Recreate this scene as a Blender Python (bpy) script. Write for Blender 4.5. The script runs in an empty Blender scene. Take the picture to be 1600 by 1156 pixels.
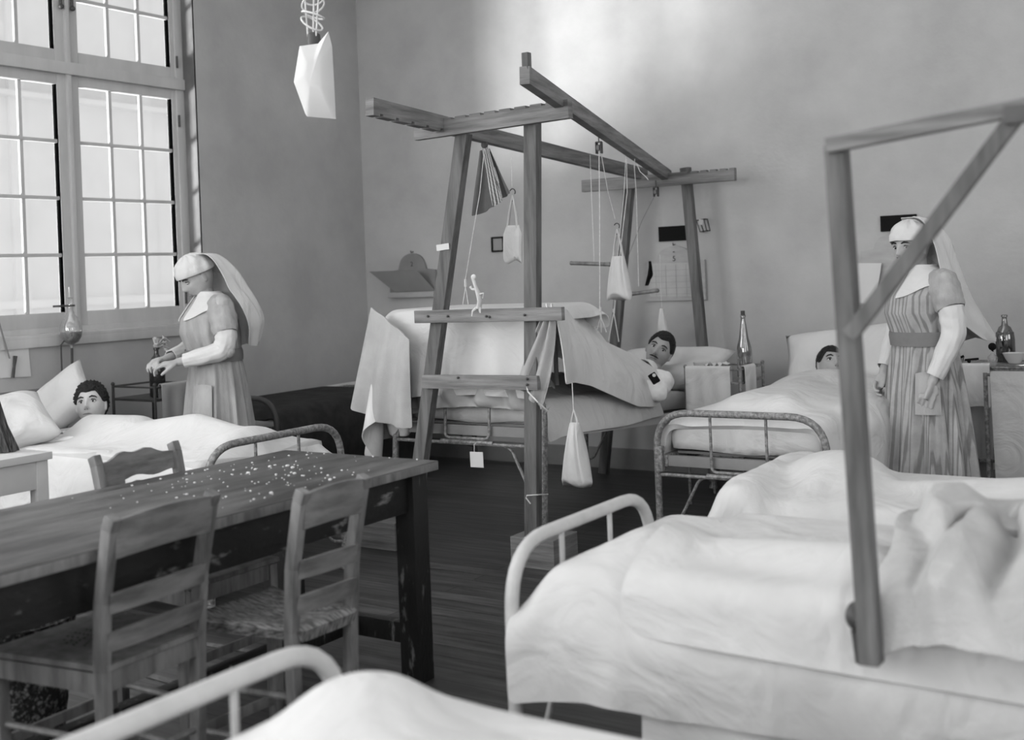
import bpy, bmesh, math, random
import numpy as np
from mathutils import Vector, Matrix
random.seed(7)
RNG = np.random.RandomState(11)
SC = bpy.context.scene
COL = SC.collection

# ------------------------------------------------------------------ camera
F = 1820.0; YAW = math.radians(33.2); ROL = math.radians(-2.23); SHY = -151.0; CAMH = 1.38
fwd = np.array([-math.sin(YAW), math.cos(YAW), 0.0]); _r = np.array([math.cos(YAW), math.sin(YAW), 0.0]); _u = np.array([0, 0, 1.0])
CR = _r*math.cos(ROL) + _u*math.sin(ROL); CU = -_r*math.sin(ROL) + _u*math.cos(ROL)
cam = bpy.data.cameras.new('camera'); camo = bpy.data.objects.new('camera', cam); COL.objects.link(camo)
camo.matrix_world = Matrix(((CR[0], CU[0], -fwd[0], 0), (CR[1], CU[1], -fwd[1], 0), (CR[2], CU[2], -fwd[2], CAMH), (0, 0, 0, 1)))
cam.sensor_width = 36.0; cam.lens = F/1600*36; cam.shift_y = SHY/1600; cam.clip_start = 0.05
cam.dof.use_dof = True; cam.dof.focus_distance = 5.3; cam.dof.aperture_fstop = 2.4
SC.camera = camo

# points of the room read off the photograph: the ray through (x, y) cut by a plane of the room
def ray(x, y): return fwd + CR*(x-800)/F - CU*(y-578-SHY)/F
def Zp(x, y, z): d = ray(x, y); return Vector(np.array([0, 0, CAMH]) + d*(z-CAMH)/d[2])
def Xp(x, y, v): d = ray(x, y); return Vector(np.array([0, 0, CAMH]) + d*v/d[0])
def Yp(x, y, v): d = ray(x, y); return Vector(np.array([0, 0, CAMH]) + d*v/d[1])
def Dp(x, y, v): return Vector(np.array([0, 0, CAMH]) + ray(x, y)*v)

# ------------------------------------------------------------------ light
XA, YB, XR, YN, ZC = -6.07, 7.15, 2.0, -5.0, 3.95
SC.view_settings.view_transform = 'Standard'; SC.view_settings.look = 'None'
SC.view_settings.exposure = 0.0; SC.view_settings.gamma = 1.0; SC.view_settings.use_curve_mapping = False
w = bpy.data.worlds.new('overcast_sky'); SC.world = w; w.use_nodes = True
wn = w.node_tree.nodes; wl = w.node_tree.links
bg = wn['Background']; bg.inputs[0].default_value = (0.80, 0.80, 0.80, 1); bg.inputs[1].default_value = 1.15
def area(name, loc, rot, sx, sy, power):
    l = bpy.data.lights.new(name, 'AREA'); l.shape = 'RECTANGLE'; l.size = sx; l.size_y = sy; l.energy = power
    o = bpy.data.objects.new(name, l); COL.objects.link(o); o.location = loc; o.rotation_euler = rot
    return o
# daylight through the windows the picture does not reach (window bays y centres)
WBAY_A = [1.0, -2.6]            # further windows in the left wall
TILT = .1
WBAY_R = [4.9, 1.3, -2.6]       # windows in the right wall
for yc in WBAY_A: area('daylight', (XA-0.32, yc, 2.55), (0, -(math.pi/2+TILT), .45), 2.6, 2.0, 150)
for yc in WBAY_R: area('daylight', (XR+0.32, yc, 2.55), (0, math.pi/2+TILT, -.1), 2.6, 1.8, 33 if yc > 4 else 64)

WBAY_N = [-4.3, -1.4]           # windows added behind us to brighten the sides facing the camera
for xc in WBAY_N: area('daylight', (xc, YN-.24, 2.55), (math.pi/2, 0, 0), 1.8, 2.6, 155)
# added area lamp low outside: brightens the upper back wall through the left windows
_p = Vector((-26.6, -18.8, -9.8)); _d = (Vector((-3.2, 7.15, 3.1))-_p).normalized()
l_ = area('back_wall_fill', _p, _d.to_track_quat('-Z', 'Y').to_euler(), 7.8, 4.8, 7200); l_.data.spread = math.radians(50)

# ------------------------------------------------------------------ materials
def mat(name, v, rough=0.8, var=0.12, scale=8.0, bump=0.0, bscale=60.0, stretch=(1, 1, 1), metal=0.0, spec=0.3, v2=None, dist=0.0, seuil=None, wrinkle=0):
    m = bpy.data.materials.new(name); m.use_nodes = True; n = m.node_tree.nodes; l = m.node_tree.links
    b = n['Principled BSDF']; b.inputs['Roughness'].default_value = rough; b.inputs['Metallic'].default_value = metal
    b.inputs['Specular IOR Level'].default_value = spec
    tc = n.new('ShaderNodeTexCoord'); mp = n.new('ShaderNodeMapping'); mp.inputs['Scale'].default_value = stretch
    l.new(tc.outputs['Object'], mp.inputs['Vector'])
    nz = n.new('ShaderNodeTexNoise'); nz.inputs['Scale'].default_value = scale; nz.inputs['Detail'].default_value = 6; nz.inputs['Roughness'].default_value = 0.6
    nz.inputs['Distortion'].default_value = dist
    l.new(mp.outputs[0], nz.inputs['Vector'])
    cr = n.new('ShaderNodeValToRGB'); lo = v*(1-var); hi = v*(1+var)
    if v2 is not None: lo, hi = v, v2
    a, c = seuil or (0.35, 0.65)
    cr.color_ramp.elements[0].position = a; cr.color_ramp.elements[1].position = c
    cr.color_ramp.elements[0].color = (lo, lo, lo, 1); cr.color_ramp.elements[1].color = (hi, hi, hi, 1)
    l.new(nz.outputs['Fac'], cr.inputs['Fac']); l.new(cr.outputs['Color'], b.inputs['Base Color'])
    if bump > 0:
        n2 = n.new('ShaderNodeTexNoise'); n2.inputs['Scale'].default_value = bscale; n2.inputs['Detail'].default_value = 4
        l.new(mp.outputs[0], n2.inputs['Vector'])
        bp = n.new('ShaderNodeBump'); bp.inputs['Strength'].default_value = bump; bp.inputs['Distance'].default_value = 0.01
        l.new(n2.outputs['Fac'], bp.inputs['Height']); l.new(bp.outputs['Normal'], b.inputs['Normal'])
        if wrinkle:
            n3 = n.new('ShaderNodeTexNoise'); n3.inputs['Scale'].default_value = wrinkle; n3.inputs['Detail'].default_value = 3; n3.inputs['Distortion'].default_value = 1.6; n3.inputs['Roughness'].default_value = .45
            l.new(mp.outputs[0], n3.inputs['Vector']); b2 = n.new('ShaderNodeBump'); b2.inputs['Strength'].default_value = .55; b2.inputs['Distance'].default_value = .035
            l.new(n3.outputs['Fac'], b2.inputs['Height']); l.new(b2.outputs['Normal'], bp.inputs['Normal'])
    return m
M = {}
M['wall'] = mat('plaster_wall', 0.38, 0.9, 0.10, 1.6, 0.15, 30)
M['ceiling'] = mat('plaster_ceiling', 0.62, 0.95, 0.03, 2)
M['winwood'] = mat('grey_painted_window_wood', 0.46, 0.6, 0.08, 6, stretch=(1, 1, .2))
M['reveal'] = mat('dark_plaster_reveal', 0.16, 0.9, 0.35, 3, stretch=(1, 1, .5))  # mottled reveal plaster, much darker than the wall
M['linen'] = mat('white_linen', 0.56, 0.95, 0.03, 5, 0.12, 260, spec=0.1, wrinkle=4.5)
M['linen2'] = mat('cream_linen', 0.50, 0.95, 0.05, 5, 0.12, 220, spec=0.1, wrinkle=4.5)
M['canvas'] = mat('grey_canvas_sheet', 0.36, 0.95, 0.08, 6, 0.15, 200, spec=0.1)
M['blanket'] = mat('pale_wool_blanket', 0.42, 1.0, 0.06, 9, 0.3, 150, spec=0.05, wrinkle=4.5)
M['darkblanket'] = mat('dark_wool_blanket', 0.035, 1.0, 0.2, 9, 0.3, 150, spec=0.05)
M['ticking'] = mat('grey_mattress_ticking', 0.45, 1.0, 0.06, 9, 0.2, 100, spec=0.05)
M['iron'] = mat('worn_grey_painted_iron', 0.10, 0.45, 0.0, 60, 0.1, 60, v2=0.27, seuil=(.4, .65), spec=0.5)
M['whiteiron'] = mat('white_enamelled_iron', 0.44, 0.45, 0.08, 14, spec=0.4)
M['darkiron'] = mat('dark_iron', 0.05, 0.5, 0.2, 14, spec=0.4)
M['timber'] = mat('rough_sawn_timber', 0.11, 0.75, 0.35, 5, 0.2, 40, stretch=(6, 6, .6), spec=0.2)
M['timberx'] = mat('rough_sawn_timber_beam', 0.17, 0.75, 0.35, 5, 0.2, 40, stretch=(.6, .6, 8), spec=0.2)
M['chairwood'] = mat('waxed_chair_wood', 0.13, 0.45, 0.4, 6, 0.1, 40, stretch=(4, 4, .8), spec=0.4)
M['slatwood'] = mat('waxed_chair_slat_wood', 0.13, 0.45, 0.4, 6, 0.1, 40, stretch=(4, .8, 4), spec=0.4)
M['apronwood'] = mat('black_scratched_apron_wood', 0.010, 0.5, 0.0, 9, 0.2, 30, v2=0.30, seuil=(.59, .80), stretch=(3, .9, 2.2), spec=0.3)
M['darkwood'] = mat('black_scratched_table_wood', 0.010, 0.5, 0.0, 9, 0.2, 30, v2=0.26, seuil=(.60, .82), stretch=(3, 3, 1), spec=0.3)
M['rush'] = mat('woven_rush', 0.05, 0.8, 0.0, 30, 0.6, 70, v2=0.3, stretch=(1, 6, 1))
M['whitewood'] = mat('white_painted_wood', 0.5, 0.6, 0.05, 5)
M['skin'] = mat('skin', 0.36, 0.55, 0.08, 18, spec=0.3)
M['skinpale'] = mat('pale_skin', 0.46, 0.55, 0.08, 18, spec=0.3)
M['hair'] = mat('dark_hair', 0.012, 0.6, 0.3, 60, 0.8, 120, stretch=(1, 1, 1))
M['eyewhite'] = mat('eye_white', 0.6, 0.3, 0.02, 5)
M['pupil'] = mat('dark_iris', 0.01, 0.2, 0.1, 5)
M['lip'] = mat('lip', 0.16, 0.5, 0.1, 5)
M['shirt'] = mat('white_cotton_shirt', 0.72, 0.95, 0.04, 7, 0.1, 200, spec=0.1)
M['dress'] = mat('grey_cotton_dress', 0.33, 0.95, 0.14, 14, 0.25, 120, stretch=(1, 1, .3), spec=0.1)
def striped(name, lo, hi, n=120.0):
    m = mat(name, hi, 0.95, .1, 14, .25, 120, spec=.1); nt = m.node_tree; nn = nt.nodes; b = nn['Principled BSDF']; src = b.inputs['Base Color'].links[0].from_socket
    tc = nn.new('ShaderNodeTexCoord'); wv = nn.new('ShaderNodeTexWave'); wv.bands_direction = 'Y'; wv.inputs['Scale'].default_value = n/6.283; wv.inputs['Distortion'].default_value = .4
    nt.links.new(tc.outputs['Object'], wv.inputs['Vector']); cr = nn.new('ShaderNodeValToRGB'); cr.color_ramp.elements[0].position = .12; cr.color_ramp.elements[1].position = .4
    cr.color_ramp.elements[0].color = (lo/hi, lo/hi, lo/hi, 1); cr.color_ramp.elements[1].color = (1, 1, 1, 1); nt.links.new(wv.outputs['Fac'], cr.inputs[0])
    mx = nn.new('ShaderNodeMix'); mx.data_type = 'RGBA'; mx.blend_type = 'MULTIPLY'; mx.inputs[0].default_value = 1
    nt.links.new(src, mx.inputs[6]); nt.links.new(cr.outputs[0], mx.inputs[7]); nt.links.new(mx.outputs[2], b.inputs['Base Color']); return m
M['striped'] = striped('striped_cotton_dress', .20, .34, 95)
M['belt'] = mat('grey_belt', 0.17, 0.9, 0.1, 9)
M['shoe'] = mat('black_leather', 0.02, 0.4, 0.1, 9)
M['rope'] = mat('pale_cord', 0.55, 0.9, 0.15, 60)
M['paper'] = mat('white_paper', 0.55, 0.9, 0.03, 4)
M['greypaper'] = mat('grey_card', 0.27, 0.9, 0.06, 4)
M['board'] = mat('varnished_chart_board', 0.34, 0.6, 0.1, 5, stretch=(1, 1, 4))
M['darkboard'] = mat('grey_painted_board', 0.20, 0.7, 0.1, 5)
M['chartpaper'] = mat('yellowed_chart_paper', 0.40, 0.9, 0.06, 12)
M['black'] = mat('black_enamel', 0.010, 0.9, 0.1, 6, spec=0.08)
M['ink'] = mat('ink', 0.03, 0.8, 0.1, 6)
M['darkcloth'] = mat('dark_flag_cloth', 0.10, 0.95, 0.1, 9)
M['bottle'] = mat('dark_bottle_glass', 0.02, 0.12, 0.1, 5, spec=0.7)
M['ceramic'] = mat('white_ceramic', 0.5, 0.2, 0.03, 5, spec=0.5)
M['facade'] = mat('pale_facade', 0.85, 0.9, 0.03, 2)

def glassmat(name, tint=0.9, gloss=0.12, rough=0.05, haze=0.0):
    m = bpy.data.materials.new(name); m.use_nodes = True; n = m.node_tree.nodes; l = m.node_tree.links; n.clear()
    out = n.new('ShaderNodeOutputMaterial'); t = n.new('ShaderNodeBsdfTransparent'); t.inputs[0].default_value = (tint, tint, tint, 1)
    g = n.new('ShaderNodeBsdfGlossy'); g.inputs['Roughness'].default_value = rough; g.inputs[0].default_value = (.9, .9, .9, 1)
    fr = n.new('ShaderNodeLayerWeight'); fr.inputs[0].default_value = 0.25
    ad = n.new('ShaderNodeMath'); ad.operation = 'MULTIPLY_ADD'; ad.inputs[1].default_value = 0.5; ad.inputs[2].default_value = gloss
    l.new(fr.outputs['Fresnel'], ad.inputs[0])
    mx = n.new('ShaderNodeMixShader'); l.new(ad.outputs[0], mx.inputs[0]); l.new(t.outputs[0], mx.inputs[1]); l.new(g.outputs[0], mx.inputs[2])
    last = mx
    if haze > 0:
        d = n.new('ShaderNodeBsdfDiffuse'); d.inputs[0].default_value = (.8, .8, .8, 1)
        m2 = n.new('ShaderNodeMixShader'); m2.inputs[0].default_value = haze
        l.new(mx.outputs[0], m2.inputs[1]); l.new(d.outputs[0], m2.inputs[2]); last = m2
    l.new(last.outputs[0], out.inputs['Surface'])
    return m
M['pane'] = glassmat('dusty_window_glass', 0.95, 0.02, 0.1, 0.012)
M['glass'] = glassmat('clear_glass', 0.55, 0.18, 0.03)
M['smokeglass'] = glassmat('green_bottle_glass', 0.35, 0.2, 0.03)
M['clearglass'] = glassmat('thin_clear_glass', 0.8, 0.14, 0.03, 0.12)
M['liquid'] = glassmat('liquid', 0.3, 0.1, 0.05, 0.1)

# floor boards run along x
def floor_material():
    m = bpy.data.materials.new('dark_floor_boards'); m.use_nodes = True; n = m.node_tree.nodes; l = m.node_tree.links
    b = n['Principled BSDF']; b.inputs['Specular IOR Level'].default_value = 0.35
    tc = n.new('ShaderNodeTexCoord')
    br = n.new('ShaderNodeTexBrick'); br.inputs['Scale'].default_value = 0.85
    br.inputs['Brick Width'].default_value = 2.4; br.inputs['Row Height'].default_value = 0.085
    br.inputs['Mortar Size'].default_value = 0.003; br.offset = 0.37
    br.inputs['Color1'].default_value = (.034, .034, .034, 1); br.inputs['Color2'].default_value = (.06, .06, .06, 1); br.inputs['Mortar'].default_value = (.015, .015, .015, 1)
    l.new(tc.outputs['Object'], br.inputs['Vector'])
    mp = n.new('ShaderNodeMapping'); mp.inputs['Scale'].default_value = (1.2, 14, 1); l.new(tc.outputs['Object'], mp.inputs[0])
    nz = n.new('ShaderNodeTexNoise'); nz.inputs['Scale'].default_value = 3; nz.inputs['Detail'].default_value = 8; l.new(mp.outputs[0], nz.inputs['Vector'])
    cr = n.new('ShaderNodeValToRGB'); cr.color_ramp.elements[0].position = .3; cr.color_ramp.elements[1].position = .75
    cr.color_ramp.elements[0].color = (.45, .45, .45, 1); cr.color_ramp.elements[1].color = (1.6, 1.6, 1.6, 1)
    l.new(nz.outputs['Fac'], cr.inputs[0])
    mx = n.new('ShaderNodeMix'); mx.data_type = 'RGBA'; mx.blend_type = 'MULTIPLY'; mx.inputs[0].default_value = 1
    l.new(br.outputs['Color'], mx.inputs[6]); l.new(cr.outputs['Color'], mx.inputs[7]); l.new(mx.outputs[2], b.inputs['Base Color'])
    b.inputs['Roughness'].default_value = 0.42
    bp = n.new('ShaderNodeBump'); bp.inputs['Strength'].default_value = .3; bp.inputs['Distance'].default_value = .004
    l.new(br.outputs['Fac'], bp.inputs['Height']); bp.invert = True; l.new(bp.outputs[0], b.inputs['Normal'])
    return m
M['floor'] = floor_material()
# worn table top: dark stain with pale rubbed patches and crumbs' dust
def tabletop_material():
    m = mat('worn_table_top', 0.028, 0.42, 0, 3.2, 0.15, 30, stretch=(5, .8, 1), v2=0.12, seuil=(.38, .74), spec=0.35)
    return m
M['tabletop'] = tabletop_material()

# ------------------------------------------------------------------ builders
WM = {}      # world matrices of the things, by object
def W(o): return WM.get(o, Matrix.Identity(4))
def empty(name, label, cat, loc=(0, 0, 0), rz=0.0, group=None):
    o = bpy.data.objects.new(name, None); COL.objects.link(o); o.empty_display_size = .1
    o.location = loc; o.rotation_euler = (0, 0, rz)
    WM[o] = Matrix.Translation(Vector(loc)) @ Matrix.Rotation(rz, 4, 'Z')
    tag(o, label, cat, group); return o
def tag(o, label, cat, group=None):
    o['label'] = label; o['category'] = cat
    if group: o['group'] = group
    return o
def finish(me, smooth=True, ang=40):
    for p in me.polygons: p.use_smooth = smooth
    if smooth: 
        try: me.set_sharp_from_angle(angle=math.radians(ang))
        except Exception: pass
class MB:
    def __init__(s, local=False): s.b = bmesh.new(); s.local = local
    def box(s, c, size, rot=None, bev=0.0, taper=None):
        r = bmesh.ops.create_cube(s.b, size=1.0); vs = r['verts']
        Mx = Matrix.Diagonal(Vector((*size, 1)))
        bmesh.ops.transform(s.b, matrix=Mx, verts=vs)
        if bev > 0:
            es = list({e for v in vs for e in v.link_edges})
            rr = bmesh.ops.bevel(s.b, geom=es, offset=bev, segments=2, affect='EDGES', profile=.7)
            vs = list({v for f in rr['faces'] for v in f.verts} | {v for v in vs if v.is_valid})
        Mx = Matrix.Translation(Vector(c)) @ (rot.to_4x4() if rot is not None else Matrix.Identity(4))
        bmesh.ops.transform(s.b, matrix=Mx, verts=vs); return vs
    def bar(s, a, b, wx, wy, bev=0.003, up=(0, 0, 1), ext=0.0):
        a = Vector(a); b = Vector(b); d = b-a; L = d.length; z = d.normalized()
        u = Vector(up)
        if abs(z.dot(u)) > .95: u = Vector((0, 1, 0))
        x = u.cross(z).normalized(); y = z.cross(x)
        rot = Matrix((x, y, z)).transposed()
        return s.box((a+b)/2, (wx, wy, L+ext), rot, bev)
    def tube(s, pts, r, seg=10, closed=False, cap=True):
        pts = [Vector(p) for p in pts]; n = len(pts)
        rs = r if isinstance(r, (list, tuple)) else [r]*n
        rings = []; prev = None
        for i in range(n):
            if closed: t = (pts[(i+1) % n]-pts[i-1])
            else: t = pts[min(i+1, n-1)]-pts[max(i-1, 0)]
            t = t.normalized() if t.length > 1e-9 else Vector((0, 0, 1))
            if prev is None:
                u = Vector((0, 0, 1)) if abs(t.z) < .9 else Vector((1, 0, 0)); x = u.cross(t).normalized()
            else:
                x = prev - t*prev.dot(t); x = x.normalized() if x.length > 1e-6 else prev
            prev = x; y = t.cross(x)
            ri = rs[i]; rx, ry = ri if isinstance(ri, (tuple, list)) else (ri, ri)
            rings.append([s.b.verts.new(pts[i] + x*math.cos(2*math.pi*k/seg)*rx + y*math.sin(2*math.pi*k/seg)*ry) for k in range(seg)])
        m = n if closed else n-1
        for i in range(m):
            A, B = rings[i], rings[(i+1) % n]
            for k in range(seg): s.b.faces.new((A[k], A[(k+1) % seg], B[(k+1) % seg], B[k]))
        if cap and not closed:
            s.b.faces.new(rings[0][::-1]); s.b.faces.new(rings[-1])
        return rings
    def lathe(s, c, prof, seg=24, M4=None):
        c = Vector(c); rings = []
        for r, z in prof:
            rings.append([s.b.verts.new((r*math.cos(2*math.pi*k/seg), r*math.sin(2*math.pi*k/seg), z)) for k in range(seg)])
        for A, B in zip(rings, rings[1:]):
            for k in range(seg): s.b.faces.new((A[k], A[(k+1) % seg], B[(k+1) % seg], B[k]))
        if prof[0][0] > 1e-4: s.b.faces.new(rings[0][::-1])
        if prof[-1][0] > 1e-4: s.b.faces.new(rings[-1])
        vs = [v for R in rings for v in R]
        bmesh.ops.transform(s.b, matrix=Matrix.Translation(c) @ (M4 or Matrix.Identity(4)), verts=vs); return vs
    def ball(s, c, r, seg=16, rings=10, M4=None):
        rr = bmesh.ops.create_uvsphere(s.b, u_segments=seg, v_segments=rings, radius=1.0)
        sc = r if isinstance(r, (tuple, list)) else (r, r, r)
        bmesh.ops.transform(s.b, matrix=Matrix.Translation(Vector(c)) @ (M4 or Matrix.Identity(4)) @ Matrix.Diagonal(Vector((*sc, 1))), verts=rr['verts'])
        return rr['verts']
    def grid(s, P, closeu=False, closev=False):
        nu = len(P); nv = len(P[0])
        V = [[s.b.verts.new(tuple(map(float, P[i][j]))) for j in range(nv)] for i in range(nu)]
        for i in range(nu if closeu else nu-1):
            for j in range(nv if closev else nv-1):
                s.b.faces.new((V[i][j], V[(i+1) % nu][j], V[(i+1) % nu][(j+1) % nv], V[i][(j+1) % nv]))
        return V
    def poly(s, pts, thick, nrm):
        nrm = Vector(nrm).normalized()*thick
        a = [s.b.verts.new(Vector(p)) for p in pts]; b_ = [s.b.verts.new(Vector(p)+nrm) for p in pts]
        s.b.faces.new(a[::-1]); s.b.faces.new(b_)
        n = len(pts)
        for i in range(n): s.b.faces.new((a[i], a[(i+1) % n], b_[(i+1) % n], b_[i]))
    def build(s, name, m, parent=None, smooth=True, ang=40, xf=None):
        bmesh.ops.remove_doubles(s.b, verts=s.b.verts, dist=1e-6)
        bmesh.ops.recalc_face_normals(s.b, faces=s.b.faces)
        me = bpy.data.meshes.new(name); s.b.to_mesh(me); s.b.free()
        if xf is not None: me.transform(xf)
        return link(name, me, m, parent, smooth, ang, s.local)
def link(name, me, m, parent=None, smooth=True, ang=40, local=False):
    o = bpy.data.objects.new(name, me); COL.objects.link(o)
    if m is not None: me.materials.append(m)
    if parent is not None:
        if not local: me.transform(W(parent).inverted())
        o.parent = parent; WM[o] = W(parent).copy()
    elif not local:
        # origin at the middle of the underside
        if len(me.vertices):
            co = np.empty(len(me.vertices)*3); me.vertices.foreach_get('co', co); co = co.reshape(-1, 3)
            c = Vector(((co[:, 0].min()+co[:, 0].max())/2, (co[:, 1].min()+co[:, 1].max())/2, co[:, 2].min()))
            me.transform(Matrix.Translation(-c)); o.location = c; WM[o] = Matrix.Translation(c)
    finish(me, smooth, ang); return o
def bake(o):
    """apply the modifiers of an object to its mesh"""
    dg = bpy.context.evaluated_depsgraph_get(); dg.update()
    ev = o.evaluated_get(dg); me = bpy.data.meshes.new_from_object(ev)
    o.modifiers.clear(); old = o.data; o.data = me; me.name = old.name
    bpy.data.meshes.remove(old); finish(me, True, 60); return o
def thicken(o, t=0.004, sub=1, off=0.0):
    if sub:
        s = o.modifiers.new('subdiv', 'SUBSURF'); s.levels = sub; s.render_levels = sub
    if t:
        s = o.modifiers.new('thickness', 'SOLIDIFY'); s.thickness = t; s.offset = off
    return bake(o)
def structure(o): o['kind'] = 'structure'; return o
def arcpts(pts, rad, n=6):
    """polyline with rounded corners"""
    pts = [Vector(p) for p in pts]; out = [pts[0]]
    for a, b, c in zip(pts, pts[1:], pts[2:]):
        u = (a-b); v = (c-b); r = min(rad, u.length*.49, v.length*.49); p = b+u.normalized()*r; q = b+v.normalized()*r
        for i in range(n+1):
            t = i/n; out.append(p*(1-t)**2 + b*2*t*(1-t) + q*t*t)
    out.append(pts[-1]); return out

# ------------------------------------------------------------------ cloth: a small position based solver
def c_box(lo, hi, r=0.03):
    lo = np.array(lo, float)+r; hi = np.array(hi, float)-r; c = (lo+hi)/2; h = (hi-lo)/2
    def f(p):
        q = np.abs(p-c)-h; s = np.sign(p-c); o = np.maximum(q, 0); L = np.linalg.norm(o, axis=1)
        inside = L < 1e-9
        d = L - r; n = o*s/np.maximum(L, 1e-9)[:, None]
        if inside.any():
            k = np.argmax(q[inside], axis=1); ni = np.zeros((inside.sum(), 3)); ni[np.arange(len(k)), k] = s[inside][np.arange(len(k)), k]
            n[inside] = ni; d[inside] = q[inside].max(axis=1)-r
        return d, n
    return f
def c_xf(f, M4):
    """the same collider carried along by a matrix"""
    A = np.array(M4.to_3x3()); t = np.array(M4.translation)
    def g(p):
        d, n = f((p-t) @ A); return d, n @ A.T
    return g
def c_cap(a, b, ra, rb=None):
    a = np.array(a, float); b = np.array(b, float); rb = ra if rb is None else rb; ab = b-a; L2 = ab@ab
    def f(p):
        t = np.clip(((p-a)@ab)/L2, 0, 1); c = a+t[:, None]*ab; v = p-c; L = np.linalg.norm(v, axis=1)
        return L-(ra+(rb-ra)*t), v/np.maximum(L, 1e-9)[:, None]
    return f
def c_ell(c, r):
    c = np.array(c, float); r = np.array(r, float)
    def f(p):
        q = (p-c)/r; L = np.maximum(np.linalg.norm(q, axis=1), 1e-6); g = (p-c)/r**2; gl = np.maximum(np.linalg.norm(g, axis=1), 1e-6)
        return L*(L-1)/gl, g/gl[:, None]
    return f
def drape(P, rest, cols, steps=110, iters=7, g=0.0011, pins=None, noise=0.002, seed=1, fric=0.6, bend=0.25, thick=0.006, stretch=1.0, damp=.97):
    P = np.array(P, float); nu, nv, _ = P.shape; rs = np.random.RandomState(seed)
    # smooth noise so that folds form
    nz = rs.randn(nu, nv)
    for _ in range(2): nz = (nz+np.roll(nz, 1, 0)+np.roll(nz, -1, 0)+np.roll(nz, 1, 1)+np.roll(nz, -1, 1))/5
    P[:, :, 2] += nz*noise*2.2; Q = P.copy()
    du, dv = rest; du *= stretch; dv *= stretch; dd = math.hypot(du, dv)
    if pins is None: pins = np.zeros((nu, nv), bool)
    P0 = P.copy(); wgt = np.where(pins, 0.0, 1.0)[:, :, None]
    def con(sa, sb, L, k):
        A = P[sa]; B = P[sb]; d = B-A; l = np.sqrt((d*d).sum(-1, keepdims=True))+1e-9
        wa = wgt[sa]; wb = wgt[sb]; s = k*(l-L)/l/np.maximum(wa+wb, 1e-6)
        if k < .9: s = np.where(l < L, s, s*.5)
        P[sa] = A + d*s*wa; P[sb] = B - d*s*wb
    S = slice; sets = []
    for p in (0, 1):
        n_ = (nu-1-p+1)//2
        if n_ > 0: sets.append(((S(p, p+2*n_, 2), S(None)), (S(p+1, p+1+2*n_, 2), S(None)), du, 1.0))
        n_ = (nv-1-p+1)//2
        if n_ > 0: sets.append(((S(None), S(p, p+2*n_, 2)), (S(None), S(p+1, p+1+2*n_, 2)), dv, 1.0))
    for p in (0, 1):
        n_ = (nu-1-p+1)//2; a = S(p, p+2*n_, 2); b = S(p+1, p+1+2*n_, 2)
        sets.append(((a, S(0, nv-1)), (b, S(1, nv)), dd, .5)); sets.append(((a, S(1, nv)), (b, S(0, nv-1)), dd, .5))
    for p in (0, 1, 2, 3):
        n_ = len(range(p, nu-2, 4))
        if n_: sets.append(((S(p, p+4*n_-3, 4), S(None)), (S(p+2, p+2+4*n_-3, 4), S(None)), 2*du, bend))
        n_ = len(range(p, nv-2, 4))
        if n_: sets.append(((S(None), S(p, p+4*n_-3, 4)), (S(None), S(p+2, p+2+4*n_-3, 4)), 2*dv, bend))
    for st in range(steps):
        V = (P-Q)*damp; Q = P.copy(); P += V*wgt; P[:, :, 2] -= g*wgt[:, :, 0]
        for it in range(iters):
            for sa, sb, L, k in sets: con(sa, sb, L, k)
            if it % 3 == 2 or it == iters-1:
                X = P.reshape(-1, 3)
                for f in cols:
                    d, n = f(X); h = d < thick
                    if h.any(): X[h] += n[h]*(thick-d[h])[:, None]; 
                    if h.any() and it == iters-1:
                        QQ = Q.reshape(-1, 3); QQ[h] = QQ[h]*(1-fric)+X[h]*fric
                P = X.reshape(nu, nv, 3)
                P[pins] = P0[pins]
                fl = P[:, :, 2] < .006; P[:, :, 2][fl] = .006
    return P
def clothmesh(name, P, m, parent=None, t=0.005, sub=1, local=False):
    mb = MB(local); mb.grid(P); o = mb.build(name, m, parent); return thicken(o, t, sub)
def sheetgrid(x0, x1, y0, y1, z, sp):
    nx = int(round((x1-x0)/sp))+1; ny = int(round((y1-y0)/sp))+1
    X, Y = np.meshgrid(np.linspace(x0, x1, nx), np.linspace(y0, y1, ny), indexing='ij')
    return np.stack([X, Y, np.full_like(X, z)], -1), ((x1-x0)/(nx-1), (y1-y0)/(ny-1))

# ================================================================== the room
def wall_with_openings(name, axis, plane, lo, hi, z0, z1, openings, th, m):
    """axis 'x': the wall stands at x = plane and runs along y; th is signed outward"""
    mb = MB(); cuts = sorted(openings)
    def blk(a, b, c, d):
        if b-a < 1e-4 or d-c < 1e-4: return
        if axis == 'x': mb.box((plane+th/2, (a+b)/2, (c+d)/2), (abs(th), b-a, d-c))
        else: mb.box(((a+b)/2, plane+th/2, (c+d)/2), (b-a, abs(th), d-c))
    cur = lo
    for (a, b, c, d) in cuts:
        blk(cur, a, z0, z1); blk(a, b, z0, c); blk(a, b, d, z1); cur = b
    blk(cur, hi, z0, z1)
    return structure(mb.build(name, m, smooth=False))
WIN = (3.64, 5.45, 1.10, 3.66)
openA = [WIN] + [(yc-1.0, yc+1.0, 1.1, 3.66) for yc in WBAY_A]
openR = [(yc-.9, yc+.9, 1.1, 3.66) for yc in WBAY_R]
wall_with_openings('wall_left', 'x', XA, YN, YB+.2, 0, ZC, openA, -0.28, M['wall'])
wall_with_openings('wall_right', 'x', XR, YN, YB+.2, 0, ZC, openR, 0.28, M['wall'])
wall_with_openings('wall_back', 'y', YB, XA, XR, 0, ZC, [], 0.2, M['wall'])
wall_with_openings('wall_near', 'y', YN, XA, XR, 0, ZC, [(xc-1.0, xc+1.0, 1.1, 3.66) for xc in WBAY_N], -0.2, M['wall'])
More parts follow.
